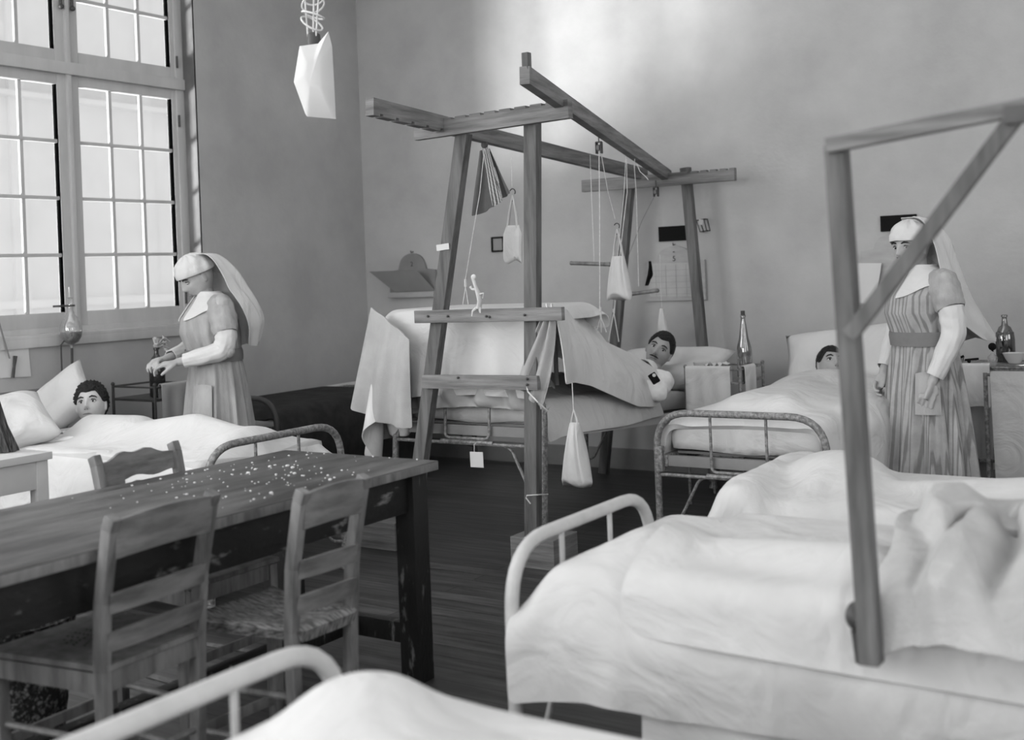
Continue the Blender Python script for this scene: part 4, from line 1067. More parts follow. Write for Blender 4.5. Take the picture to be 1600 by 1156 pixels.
    for i in range(22):
        t = i/21; row = []
        for k in range(56):
            q = 2*PI*k/56; low = 1.22 + .30*(.5-.5*math.cos(q)) ; th = .001+low*t*1.0
            p = head_point(th, q); nrm = Vector((p.x/.094**2, p.y/.074**2, p.z/.115**2)).normalized()
            e = .017+.010*math.exp(-((t-.62)/.25)**2)+.0025*math.sin(q*10+t*7)*(t > .15)+ (.004 if .80 < t < .97 else 0)
            pp = p+nrm*e; pp.z += .008*(1-t)
            row.append(MWh @ pp)
        P.append(row)
    mb = MB(); mb.grid(P, closev=True); thicken(mb.build('cap', M['linen'], R_, ang=180), .004, 0)
    # veil falling from the cap down the back
    V = [Vector(p) for p in pose['veil']]; Wd = pose['veilw']; P = []
    NS, NT = 36, 28
    for i in range(NS):
        s_ = i/(NS-1)*(len(V)-1); k = min(int(s_), len(V)-2); fr2 = s_-k
        pm = V[max(k-1, 0)]; p0 = V[k]; p1 = V[k+1]; p2 = V[min(k+2, len(V)-1)]
        c = .5*((2*p0)+(p1-pm)*fr2+(2*pm-5*p0+4*p1-p2)*fr2**2+(3*p0-pm-3*p1+p2)*fr2**3)
        hw = Wd[k]*(1-fr2)+Wd[k+1]*fr2; wrap = pose['wrap'][k]*(1-fr2)+pose['wrap'][k+1]*fr2; row = []
        for j in range(NT):
            v = j/(NT-1)*2-1
            q = c+Vector((abs(v)**1.8*wrap, v*hw, -.02*abs(v)**2*(i/NS)))+Vector((.010*math.sin(v*9+i*.18)+.006*math.sin(v*17), 0, .012*math.sin(v*7+1)*(i > NS*.8)*(i-NS*.8)/(NS*.2)))
            row.append(w(q))
        P.append(row)
    mb = MB(); mb.grid(P); thicken(mb.build('veil', M['linen'], R_, ang=180), .003, 0)
    return R_
def heading(a, b):
    v = -_r*a-fwd*b; return math.atan2(v[1], v[0])
p = Dp(338, 600, 6.45)
nurse('person in grey dress and white veil looking down by the window bed', (p.x, p.y, 0), heading(.84, .52), dict(
    face=(.86, .10, -.50), crown=(.48, 0, .86), look=(0, -1), closed=.55, lean=.03, seed=3, pocket=.55,
    L=dict(pts=((.01, .175, 1.275), (.0, .235, 1.02), (.235, .10, .975)), dir=(.85, -.45, -.12), palm=(-.1, -.2, -1), curl=.85, thumbside=1),
    R=dict(pts=((.01, -.175, 1.275), (.04, -.22, 1.03), (.25, -.06, .99)), dir=(.85, .5, -.10), palm=(0, .3, -1), curl=.9, thumbside=-1),
    veil=((.055, 0, 1.555), (-.03, .01, 1.545), (-.11, .03, 1.47), (-.17, .05, 1.37), (-.23, .07, 1.26), (-.25, .08, 1.16), (-.22, .08, 1.05)), veilw=(.07, .095, .115, .135, .15, .13, .08), wrap=(.05, .09, .13, .15, .14, .12, .08)))
p = Dp(1447, 600, 5.6)
nurse('person in striped grey apron dress and long white veil at the right, arm hanging', (p.x, p.y, 0), heading(.97, .18), dict(
    face=(.90, .40, -.05), crown=(.06, 0, 1), look=(.5, 0), closed=.1, fabric='striped', lean=0.0, seed=8, pocket=.75,
    L=dict(pts=((-.01, .175, 1.265), (-.03, .235, 1.03), (.085, .20, .80)), dir=(.35, -.05, -.93), palm=(-.6, -1, -.2), curl=1.1, thumbside=1, cuff=.55),
    R=dict(pts=((-.01, -.175, 1.265), (.0, -.24, 1.03), (.13, -.17, .82)), dir=(.5, .2, -.8), palm=(-.4, 1, -.2), curl=.8, thumbside=-1),
    veil=((.02, 0, 1.575), (-.06, 0, 1.55), (-.13, .01, 1.46), (-.17, .02, 1.33), (-.22, .03, 1.20), (-.29, .03, 1.08), (-.36, .02, .98)), veilw=(.06, .09, .11, .13, .15, .16, .09), wrap=(.04, .10, .15, .17, .19, .20, .10)))

# ---- patients
def lying(label, hc, f, u, neck, hips, feet, MW_look, arms, shirt='shirt', hairk={}, fk={}, skin='skin', width=.40):
    hc = Vector(hc); MWh = head_verts(f, u, hc); U3 = Vector(u).normalized()
    R_ = empty('person', label, 'person', (hips[0], hips[1], hips[2]))
    mb = MB(); add_head(mb, MWh); neck = Vector(neck); hips = Vector(hips); feet = Vector(feet)
    base = MWh @ Vector((-.025, 0, -.09)); limb(mb, [base, neck.lerp(base, .5), neck], [.052, .053, .06])
    ax = (hips-neck).normalized(); side = Vector((0, 0, 1)).cross(ax).normalized(); upv = ax.cross(side); upv = upv if upv.z > 0 else -upv
    def torso(mb, e=0.0, a=0.0, b_=1.0):
        pts = []; rs = []
        for t, hw, dp in ((0, .075, .06), (.08, .15, .08), (.2, .185, .10), (.5, .16, .10), (.8, .15, .10), (1.0, .16, .10)):
            if t > b_: continue
            pts.append(neck.lerp(hips, t)-Vector((0, 0, .03))); rs.append((hw+e, dp*.8+e))
        # flat ellipse: x axis must be the side
        rings = []
        for c, (hw, dp) in zip(pts, rs): rings.append([mb.b.verts.new(c+side*hw*math.cos(2*PI*k/24)+upv*dp*math.sin(2*PI*k/24)) for k in range(24)])
        for A, B in zip(rings, rings[1:]):
            for k in range(24): mb.b.faces.new((A[k], A[(k+1) % 24], B[(k+1) % 24], B[k]))
        mb.b.faces.new(rings[0][::-1]); mb.b.faces.new(rings[-1])
    torso(mb)
    for s in (-1, 1):
        hp = hips+side*s*.09; limb(mb, [hp, hp.lerp(feet+side*s*.08, .5), feet+side*s*.08], [.085, .055, .038])
        tip = feet+side*s*.08; limb(mb, [tip, tip+Vector((0, 0, .045))+ax*.02], [.035, .022])
    for arm in arms:
        S, E, H = [Vector(q) for q in arm['pts']]
        limb(mb, [neck.lerp(S, .6), S, S.lerp(E, .5), E, E.lerp(H, .5), H], [.05, .046, .040, .035, .030, .022])
        X = Vector(arm['dir']).normalized(); Zv = -Vector(arm['palm']); Zv = (Zv-X*Zv.dot(X)).normalized()
        add_hand(mb, Matrix.Translation(H) @ Matrix((X, Zv.cross(X), Zv)).transposed().to_4x4(), arm.get('curl', .5), arm.get('ts', 1))
    b = mb.build('body', M[skin], R_); remesh(b, .0045, 2)
    face_parts(R_, MWh, **fk); hair(R_, MWh, **hairk)
    # shirt
    mb = MB(); torso(mb, .016); sh = mb.build('shirt', M[shirt], R_); remesh(sh, .012, 3)
    for arm in arms:
        S, E, H = [Vector(q) for q in arm['pts']]; mb = MB(); 
        mb.tube([neck.lerp(S, .5), S, S.lerp(E, .5), E, E.lerp(H, .5), E.lerp(H, arm.get('to', .85))], [.062, .060, .056, .052, .046, .042], 20)
        for c, r in ((S, .060), (E, .052)): mb.ball(c, r, 14, 10)
        o = mb.build('sleeve', M[shirt], R_); remesh(o, .008, 2)
        tx = bpy.data.textures.new('folds', 'CLOUDS'); tx.noise_scale = .05; dm = o.modifiers.new('d', 'DISPLACE'); dm.texture = tx; dm.strength = .018; dm.mid_level = .5; bake(o)
    P = []
    for i in range(6):
        t = i/5; row = []
        for k in range(40):
            a = 2*PI*k/40; c = neck.lerp(base, .25+.3*(1-t)); row.append(c-ax*0+(side*math.cos(a)*(.062+.05*t)+upv*math.sin(a)*(.062+.035*t))+ax*.05*t)
        P.append(row)
    mb = MB(); mb.grid(P, closev=True); thicken(mb.build('collar', M[shirt], R_), .005, 1)
    return R_
_rv, _fv, _uv = Vector(_r), Vector(fwd), Vector((0, 0, 1))
# under the window: propped on the pillow, looking at us, covered to the chin
p = Dp(143, 634, 6.28)
lying('person with dark curly hair in the window bed, white sheet up to the chin', p, -_fv*.93+_rv*.06+_uv*.28, _uv*.9-_rv*.10+_fv*.25, (p.x+.03, p.y-.06, p.z-.17), (-4.78, 3.84, .61), (-4.05, 3.84, .62), 0,
      [dict(pts=((p.x+.02, p.y-.24, p.z-.17), (p.x+.20, p.y-.42, p.z-.16), (p.x+.38, p.y-.30, p.z-.14)), dir=(1, .3, 0), palm=(0, 0, -1), curl=.4)],
      hairk=dict(line=.062, seed=3, rough=.011, vol=.020), fk=dict(look=(0, 0)), skin='skinpale')
# traction bed: head tilted, dark hair and moustache
p = Dp(1030, 549, 7.0)
lying('person with dark hair and moustache lying in the traction bed, head tilted', p, -_fv*.90-_rv*.22+_uv*.22, _rv*.50+_uv*.80+_fv*.25, (p.x+.01, p.y-.16, p.z-.135), (-3.38, 5.60, .69), (-3.42, 4.97, .75), 0,
      [dict(pts=((p.x+.14, p.y-.24, p.z-.15), (p.x+.19, p.y-.42, p.z-.20), (p.x+.02, p.y-.50, p.z-.12)), dir=(-.9, .1, .1), palm=(0, 0, -1), curl=.5)],
      hairk=dict(line=.066, seed=5, rough=.004, vol=.014), fk=dict(look=(.3, 0), moustache=True))
# right bed: covered up to the nose
p = Dp(1298, 573, 6.78)
lying('person with dark hair in the right bed, quilt drawn up to the nose', p, -_fv*.85+_rv*.10+_uv*.45, _uv*.85+_fv*.45+_rv*.12, (p.x+.0, p.y-.10, p.z-.13), (-2.07, 6.0, .63), (-2.07, 5.35, .65), 0, [],
      hairk=dict(line=.060, seed=7, rough=.004, vol=.012), fk=dict(look=(.0, .3)))

# ================================================================== things on the walls and in the frame
def bottle(name, label, c, r, h, neck=.30, m=None, cork=False, fill=None, shoulder=.62, taper=1.0):
    t = empty(name, label, 'bottle', c)
    rn = .013
    mb = MB(); mb.lathe(c, [(0, 0), (r*.8, 0), (r, .008), (r, h*shoulder*.75), (r*.93, h*shoulder*.9), (r*.62, h*(shoulder+.08)), (rn*1.35, h*(1-neck*.55)), (rn, h*.9), (rn, h*.955), (rn*1.3, h*.96), (rn*1.3, h*.99), (rn, h), (rn*.7, h)], 28); mb.build('glass_body', m or M['glass'], t, ang=60)
    if cork: mb = MB(); mb.lathe((c[0], c[1], c[2]+h-.012), [(rn*.75, 0), (rn*.95, .012), (rn*.95, .035), (0, .035)], 12); mb.build('cork', M['darkiron'], t)
    if fill: mb = MB(); mb.lathe((c[0], c[1], c[2]+.005), [(0, 0), (r*.92, .002), (r*.93, h*fill), (0, h*fill)], 24); mb.build('liquid', M['liquid'], t)
    return t
def bowl(label, c, r, h, m=None, name='bowl', cat='bowl'):
    mb = MB(); mb.lathe(c, [(0, 0), (r*.5, 0), (r*.55, .004), (r*.8, h*.5), (r, h), (r*.96, h), (r*.75, h*.5), (r*.5, .008), (0, .008)], 28)
    o = mb.build(name, m or M['ceramic'], None, ang=60); tag(o, label, cat); return o
def stand(label, x0, x1, y0, y1, z=.80, shelf=.715, m=None):
    m = m or M['iron']
    t = empty('bedside_stand', label, 'stand', ((x0+x1)/2, (y0+y1)/2, 0), 0, 'open iron bedside stands')
    for x in (x0, x1):
        for y in (y0, y1): mb = MB(); mb.tube([(x, y, 0), (x, y, z)], .009, 10); mb.ball((x, y, z), .012, 10, 8); mb.build('post', m, t)
    mb = MB()
    for a, b in (((x0, y0), (x1, y0)), ((x1, y0), (x1, y1)), ((x1, y1), (x0, y1)), ((x0, y1), (x0, y0))): mb.tube([(a[0], a[1], z-.015), (b[0], b[1], z-.015)], .006, 8)
    mb.build('gallery_rail', m, t)
    for zz in (shelf, .30):
        mb = MB(); mb.box(((x0+x1)/2, (y0+y1)/2, zz-.008), (x1-x0, y1-y0, .016), bev=.003); mb.build('shelf', m, t)
    return t
def towel(label, a, b, ztop, zf, zb, nrm, m=None, folds=5, amp=.006, name='towel'):
    """cloth over a rail from a to b (xy), hanging zf low on the side of nrm and zb on the other"""
    a = Vector((a[0], a[1], 0)); b = Vector((b[0], b[1], 0)); n = Vector((nrm[0], nrm[1], 0)).normalized(); P = []
    for j in range(26):
        v = j/25; row = []
        for i in range(30):
            t = i/29
            if t < .6: q = t/.6; z = zf+(ztop-zf)*q; off = .014
            elif t < .7: q = (t-.6)/.1; z = ztop+.008*math.sin(q*PI); off = .014*math.cos(q*PI)
            else: q = (t-.7)/.3; z = ztop+(zb-ztop)*q; off = -.014
            hang = max(0, (ztop-z)/(ztop-zf+1e-6)) if off > 0 else 0
            p = a.lerp(b, v)+n*(off+amp*math.sin(v*folds*2*PI)*min(1, hang*3)*(1 if off > 0 else 0)+.002*hang); p.z = z+.004*math.sin(v*11)*(t < .02); row.append(p)
        P.append(row)
    o = clothmesh(name, P, m or M['linen'], None, .004, 1); tag(o, label, 'towel'); return o
# bedside stand right of the traction bed
stand('iron bedside stand with two towels between the traction bed and the right bed', -2.88, -2.545, 6.20, 6.55)
towel('wide white towel over the front rail of the stand beside the moustached patient', (-2.875, 6.20), (-2.60, 6.20), .797, .46, .70, (0, -1), folds=3)
towel('narrow white towel over the side rail of the stand, under the corked bottle', (-2.545, 6.24), (-2.545, 6.40), .797, .46, .70, (1, 0), folds=1)
bottle('corked_bottle', 'tall clear corked bottle on the stand beside the moustached patient', (-2.62, 6.46, .715), .044, .37, cork=True, shoulder=.55, m=M['glass'])
bowl('small white bowl on the stand beside the moustached patient', (-2.83, 6.32, .716), .05, .10)
mb = MB(); r_ = random.Random(4)
P = [[Vector((-2.74+.07*(i/13-.5)*2+r_.uniform(-.008, .008), 6.33+.05*(j/13-.5)*2, .805+.018*math.sin(i*1.7)*math.cos(j*1.3)+r_.uniform(-.005, .005))) for j in range(14)] for i in range(14)]
mb.grid(P); o = thicken(mb.build('crumpled_paper', M['paper'], None), .002, 1); tag(o, 'crumpled white paper on top of the stand beside the moustached patient', 'paper')
mb = MB(); mb.box((-2.74, 6.33, .752), (.13, .10, .07), bev=.008); tag(mb.build('box', M['greypaper'], None), 'grey box under the crumpled paper on the bedside stand', 'box')
# bedside stand under the window
stand('dark iron bedside stand next to the person in grey looking down, by the window', -5.95, -5.57, 4.60, 4.90, m=M['darkiron'])
towel('grey towel hanging over the rail of the dark stand by the window', (-5.57, 4.64), (-5.57, 4.86), .797, .50, .70, (1, 0), M['canvas'], folds=2)
bottle('dark_bottle', 'wide dark bottle with pale gauze in its mouth on the stand by the window', (-5.68, 4.715, .715), .047, .30, m=M['bottle'], shoulder=.72)
def tuft():
    mb = MB(); r_ = random.Random(9); c = Vector((-5.68, 4.715, 1.01))
    for k in range(26):
        a = r_.uniform(0, 6.28); d = Vector((math.cos(a)*.03+.01, math.sin(a)*.03+.015, r_.uniform(.01, .07))); p = c+d; q = p+Vector((r_.uniform(-.02, .03), r_.uniform(-.01, .04), r_.uniform(-.03, .02)))
        mb.tube([c, p, q], [(.004, .002), (.012, .004), (.003, .002)], 8)
    for k in range(9): a = c+Vector((.02+k*.008, .03+k*.006, .02-k*.014)); mb.ball(a, (.012, .012, .010), 8, 6)
    tag(mb.build('gauze_tuft', M['linen2'], None), 'tuft of pale gauze sticking out of the dark bottle by the window', 'gauze')
tuft()
bowl('small dark dish on the rail of the stand by the window', (-5.60, 4.78, .716), .04, .05, M['darkiron'], 'dish', 'dish')
# glass irrigator flask on the window wall
fl = empty('irrigator_flask', 'round glass flask with dark tube hanging on the wall under the window', 'flask', (-5.97, 4.335, 1.09))
c = (-5.97, 4.335, 1.06)
mb = MB(); mb.lathe(c, [(.006, -.02), (.012, .0), (.04, .015), (.058, .045), (.064, .08), (.060, .115), (.045, .15), (.026, .18), (.016, .20), (.014, .27), (.018, .28)], 28); mb.build('bulb', M['clearglass'], fl)
mb = MB(); mb.lathe(c, [(0, .002), (.038, .017), (.056, .046), (.060, .075), (0, .075)], 28); mb.build('liquid', M['liquid'], fl)
mb = MB(); mb.tube([(-5.97, 4.335, 1.34), (-5.97, 4.335, 1.40)], .006, 8); mb.build('stopper', M['ceramic'], fl)
mb = MB(); mb.tube([(-5.97, 4.335, 1.04), (-5.972, 4.333, .90)], .008, 8); mb.tube([(-5.97, 4.335, .895), (-5.97, 4.335, .885)], .02, 10); mb.tube([(-6.0, 4.28, .895), (-6.0, 4.40, .895)], .006, 8); mb.tube([(-6.0, 4.283, .84), (-6.0, 4.283, 1.06), (-5.985, 4.30, 1.09)], .005, 8); mb.build('rubber_tube', M['darkiron'], fl)
mb = MB(); mb.box((-6.03, 4.335, 1.29), (.07, .10, .012)); mb.tube(arcpts([(-6.0, 4.31, 1.29), (-5.95, 4.31, 1.29), (-5.95, 4.36, 1.29), (-6.0, 4.36, 1.29)], .02, 4), .004, 6); mb.build('bracket', M['darkiron'], fl)
# papers on the window wall at the left edge
def wallpaper_(label, pts, plane, m, nm='paper_sheet', cat='paper', t=.004, axis='x'):
    f = Xp if axis == 'x' else Yp
    mb = MB(); mb.poly([f(x, y, plane) for x, y in pts], t, (1, 0, 0) if axis == 'x' else (0, -1, 0)); o = mb.build(nm, m, None, smooth=False); tag(o, label, cat); return o
wallpaper_('white paper sheet pinned to the wall at the left edge, above the bed', [(-20, 592), (48, 588), (44, 545), (43, 527), (-20, 530)], XA+.003, M['paper'])
mb = MB(); a, b = Xp(24, 556, XA+.02), Xp(20, 590, XA+.02); mb.tube([a, a.lerp(b, .5), b], [.012, .008, .010], 8); tag(mb.build('thermometer_case', M['darkiron'], None), 'thin dark tube on the white paper at the left edge', 'tube')
mb = MB(); mb.tube([Xp(-4, 495, XA+.03), Xp(6, 530, XA+.03), Xp(15, 560, XA+.03)], .005, 8); tag(mb.build('rod', M['darkboard'], None), 'thin rod slanting against the wall at the left edge', 'rod')
# rough dark bundle on the desk
def bundle():
    a = Vector((-4.27, 2.68, 1.20)); b = Vector((-4.24, 2.755, .752)); P = []; r_ = random.Random(2)
    for i in range(30):
        t = i/29; c = a.lerp(b, t)+Vector((0, -.02*math.sin(t*PI), 0)); row = []
        for k in range(48):
            q = 2*PI*k/48; r = (.026+.020*t)*(1+.12*math.sin(k*2.6+t*2)+.06*math.sin(k*5.1-t*9)); row.append(c+Vector((math.cos(q)*r, math.sin(q)*r, 0)))
        P.append(row)
    mb = MB(); V = mb.grid(P, closev=True); mb.b.faces.new(V[0]); mb.b.faces.new(V[-1]); tag(mb.build('dark_bundle', mat('streaked_dark_bark', 0.03, .9, 0, 30, .5, 60, stretch=(3, 3, .25), v2=.14), None), 'rough streaked dark bundle standing on the white desk at the left edge', 'bundle')
bundle()

# ---- chart boards and plaques on the back wall
def text_mesh(txt, size, c, parent, m, rot=(PI/2, 0, 0), name='number'):
    cu = bpy.data.curves.new(name, 'FONT'); cu.body = txt; cu.size = size; cu.extrude = .0006; cu.align_x = 'CENTER'
    o = bpy.data.objects.new(name, cu); COL.objects.link(o); o.rotation_euler = rot; o.location = c
    bpy.context.view_layer.update(); dg = bpy.context.evaluated_depsgraph_get(); me = bpy.data.meshes.new_from_object(o.evaluated_get(dg)); me.transform(o.matrix_world)
    bpy.data.objects.remove(o); return link(name, me, m, parent, False)
def chart_board(label, x0, x1, z0, z1, zt, m, num, shelf=False):
    t = empty('chart_board', label, 'chart board', ((x0+x1)/2, YB-.02, z0)); xc = (x0+x1)/2; w2 = (x1-x0)/2
    pts = [(x0, z0), (x1, z0), (x1, z1)]
    for k in range(13):
        a = k/12; pts.append((xc+w2*.56*math.cos(a*PI) if 0 < k < 12 else xc+w2*.6*(1 if k == 0 else -1), z1+.012+(zt-z1-.012)*math.sin(a*PI)**.8))
    pts.append((x0, z1))
    mb = MB(); mb.poly([(x, YB-.004, z) for x, z in pts], .018, (0, -1, 0)); bd = mb.build('board', m, t, smooth=False)
    text_mesh(num, .05, (xc, YB-.0232, zt-.10), bd, M['ink'])
    mb = MB(); mb.tube([(xc, YB-.0, zt+.012), (xc, YB-.03, zt+.006), (xc, YB-.03, zt+.022)], .004, 6); mb.build('nail', M['darkiron'], t)
    return t
b1_ = chart_board('dark arched chart board with the number 2 near the corner of the room', -5.815, -5.36, 1.225, 1.43, 1.565, M['darkboard'], '2')
mb = MB(); mb.poly([(-5.90, YB-.16, 1.435), (-5.44, YB-.15, 1.43), (-5.37, YB-.03, 1.275), (-5.76, YB-.03, 1.27)], .003, (0, -.7, .7)); tag(mb.build('card', M['greypaper'], None, smooth=False), 'stiff grey card tilting forward from the dark chart board near the corner', 'card')
mb = MB(); mb.box((-5.59, YB-.035, 1.245), (.45, .04, .04), bev=.003); mb.build('ledge', M['board'], b1_)
b2_ = chart_board('pale arched chart board with the number 5 behind the right rear post', -3.58, -3.145, 1.155, 1.42, 1.52, M['board'], '5')
text_mesh('-', .06, (-3.3625, YB-.0232, 1.468), b2_, M['ink'], name='dash')
mb = MB(); mb.poly([(-3.55, YB-.024, 1.185), (-3.20, YB-.024, 1.18), (-3.20, YB-.026, 1.405), (-3.56, YB-.026, 1.41)], .002, (0, -1, 0)); pp = mb.build('chart_paper', M['chartpaper'], b2_, smooth=False)
mb = MB(); r_ = random.Random(1)
for k in range(5): z = 1.20+.04*k; mb.box((-3.375, YB-.0285, z), (.33, .001, .0018))
for k in range(4): mb.box((-3.50+.075*k, YB-.0285, 1.29), (.0018, .001, .21))
mb.build('ruled_lines', M['greypaper'], pp, smooth=False)
b3_ = chart_board('chart board with hanging papers partly hidden by the standing person at the right', -2.115, -1.72, 1.20, 1.43, 1.53, M['board'], '7')
for o in list(bpy.data.objects):
    if o.name.startswith('number') and o.parent and o.parent.parent == b3_: bpy.data.objects.remove(o)
mb = MB(); mb.poly([(-2.13, YB-.05, 1.12), (-2.03, YB-.05, 1.10), (-1.98, YB-.05, 1.355), (-2.13, YB-.045, 1.36)], .003, (0, -1, 0)); mb.build('chart_paper', M['paper'], b3_, smooth=False)
for lab, x0, x1, z0, z1 in (('small black plaque on the back wall above the pale chart board', -3.475, -3.27, 1.555, 1.655), ('small black plaque on the back wall behind the standing person\'s cap', -1.99, -1.775, 1.545, 1.64)):
    mb = MB(); mb.box(((x0+x1)/2, YB-.008, (z0+z1)/2), (x1-x0, .012, z1-z0), bev=.002); tag(mb.build('plaque', M['black'], None, smooth=False), lab, 'plaque')
pf = empty('picture_frame', 'tiny black framed picture on the back wall behind the hanging bags', 'picture', (-4.787, YB-.01, 1.545))
mb = MB(); 
for cx, cz, sx, sz_ in ((-4.787, 1.648, .11, .012), (-4.787, 1.548, .11, .012), (-4.836, 1.598, .012, .10), (-4.738, 1.598, .012, .10)): mb.box((cx, YB-.01, cz), (sx, .018, sz_), bev=.002)
mb.build('frame', M['black'], pf, smooth=False); mb = MB(); mb.box((-4.787, YB-.006, 1.598), (.09, .006, .09)); mb.build('print', M['greypaper'], pf, smooth=False)
wh = empty('wire_holder', 'small wire holder with a paper slip on the back wall, right of the rear post', 'holder', (-2.98, YB-.05, 1.62))
mb = MB(); c = [Yp(1088, 344, YB-.06), Yp(1094, 362, YB-.06), Yp(1104, 360, YB-.06), Yp(1100, 342, YB-.06)]; mb.tube(c, .0035, 6, closed=True)
c2 = [q+Vector((0, .055, 0)) for q in c]; mb.tube(c2, .0035, 6, closed=True)
for a, b in zip(c, c2): mb.tube([a, b], .0035, 6)
mb.build('wire', M['darkiron'], wh)
mb = MB(); mb.box(Yp(1095, 347, YB-.065), (.03, .003, .035), Matrix.Rotation(.2, 3, 'Y')); mb.build('paper_slip', M['paper'], wh, smooth=False)

# ---- cords, pulleys, handles, bags
def cord(label, pts, r=.0022, m=None):
    mb = MB(); mb.tube(pts, r, 6); tag(mb.build('cord', m or M['rope'], None), label, 'cord', None)
def pulley(label, c):
    t = empty('pulley', label, 'pulley', c); c = Vector(c)
    mb = MB(); mb.box(c+Vector((.014, 0, 0)), (.004, .026, .06), bev=.0015); mb.box(c-Vector((.014, 0, 0)), (.004, .026, .06), bev=.0015); mb.tube([c+Vector((0, 0, .03)), c+Vector((0, 0, .075))], .003, 6); mb.box(c+Vector((0, 0, .03)), (.03, .02, .006)); mb.build('cheeks', M['darkiron'], t)
    mb = MB(); mb.lathe((0, 0, 0), [(0, -.008), (.018, -.008), (.014, 0), (.018, .008), (0, .008)], 16, Matrix.Translation(c) @ Matrix.Rotation(PI/2, 4, 'Y')); mb.build('wheel', M['chairwood'], t)
def hook(mb, p, r=.016):
    p = Vector(p); mb.tube([p+Vector((r*math.cos(a), 0, r*math.sin(a)+r)) for a in [x*.35 for x in range(-2, 9)]], .003, 6); mb.tube([p+Vector((r*.0, 0, 0)), p+Vector((.004, 0, -.02)), p+Vector((-.004, 0, -.03))], .003, 6)
yc = 5.30
pulley('iron pulley under the right long beam of the traction frame', Yp(936, 231, yc))
cord('long pale cord running straight down from the iron pulley to the patient\'s sheet', [Yp(936, 236, yc), Yp(937, 350, yc), Yp(937, 478, yc), Yp(937, 488, yc)])
mb = MB(); a = Yp(938, 480, yc); mb.tube([a, a-Vector((0, 0, .05))], .006, 8)
for d in (-.03, .0, .03): mb.tube([a-Vector((0, 0, .05)), a+Vector((d, 0, -.13))], .003, 6)
tag(mb.build('cord_fastening', M['rope'], None), 'pale knotted loops fastening the pulley cord to the sheet', 'knot')
cord('cord slanting from the iron pulley down to the hook of the triangular bag', [Yp(939, 238, yc), Yp(950, 300, yc+.15), Yp(961, 342, yc+.25)])
cord('doubled cord from the right long beam down to the patient\'s sling', [Yp(978, 245, 5.75), Yp(975, 300, 5.8), Yp(963, 420, 5.85), Yp(959, 488, 5.9)])
cord('second strand beside the doubled cord above the patient', [Yp(979, 248, 5.75), Yp(980, 300, 5.8), Yp(966, 420, 5.85), Yp(960, 490, 5.9)])
mb = MB(); a = Yp(959, 488, 5.9); mb.tube([a+Vector((0, 0, .02)), a], .007, 8); mb.tube([a, Yp(951, 532, 5.9)], .003, 6); mb.tube([a, Yp(967, 534, 5.9)], .003, 6); tag(mb.build('sling', M['rope'], None), 'pale forked cord sling above the patient\'s chest', 'sling')
cord('cord tied round the right long beam holding the right wooden handle', [Yp(993, 232, 6.0), Yp(991, 258, 6.0), Yp(994, 300, 6.1), Yp(996, 380, 6.2), Yp(998, 447, 6.25)])
cord('short loose cord end dangling from the knot on the right long beam', [Yp(995, 256, 5.98), Yp(1000, 268, 5.98), Yp(1009, 276, 5.98), Yp(1013, 281, 5.98)])
cord('cord from the left long beam to the left wooden handle', [Yp(922, 242, 6.1), Yp(924, 300, 6.1), Yp(928, 400, 6.1), Yp(928, 408, 6.1)])
def handle(label, a, b, r=.012):
    mb = MB(); mb.tube([a, b], r, 12); mb.ball(a, r*1.1, 10, 8); mb.ball(b, r*1.1, 10, 8); tag(mb.build('trapeze_bar', M['chairwood'], None), label, 'trapeze bar')
handle('wooden grip handle hanging left above the patient, behind the straight cord', Yp(893, 411, 6.1), Yp(952, 413, 6.1))
handle('dark wooden grip handle hanging before the pale chart board', Yp(988, 459, 6.25), Yp(1027, 454, 6.25))
pulley('small dark pulley under the rear cross beam', Yp(1025, 300, 6.85))
cord('thin cord from the small dark pulley down to the dark cloth', [Yp(1023, 306, 6.85), Yp(1008, 335, 6.8), Yp(1003, 345, 6.8), Yp(980, 405, 6.75)], .0014, M['darkcloth'])
P = []
for i in range(10):
    u = i/9; a = Yp(1014-u*5, 408+u*38, 6.8); b = Yp(1016+u*10-max(0, u-.55)*30, 408+u*38, 6.8); P.append([a.lerp(b, j/7)+Vector((0, .012*math.sin(j*1.3+i*.4), 0)) for j in range(8)])
o = clothmesh('dark_cloth', P, M['black'], None, .006, 1); tag(o, 'small black cloth hanging at the left edge of the pale chart board', 'cloth')
cord('thin cord down the pale chart board to the white cone-shaped bag', [Yp(1031, 398, 6.9), Yp(1032, 440, 6.9), Yp(1034, 480, 6.9)], .0014)
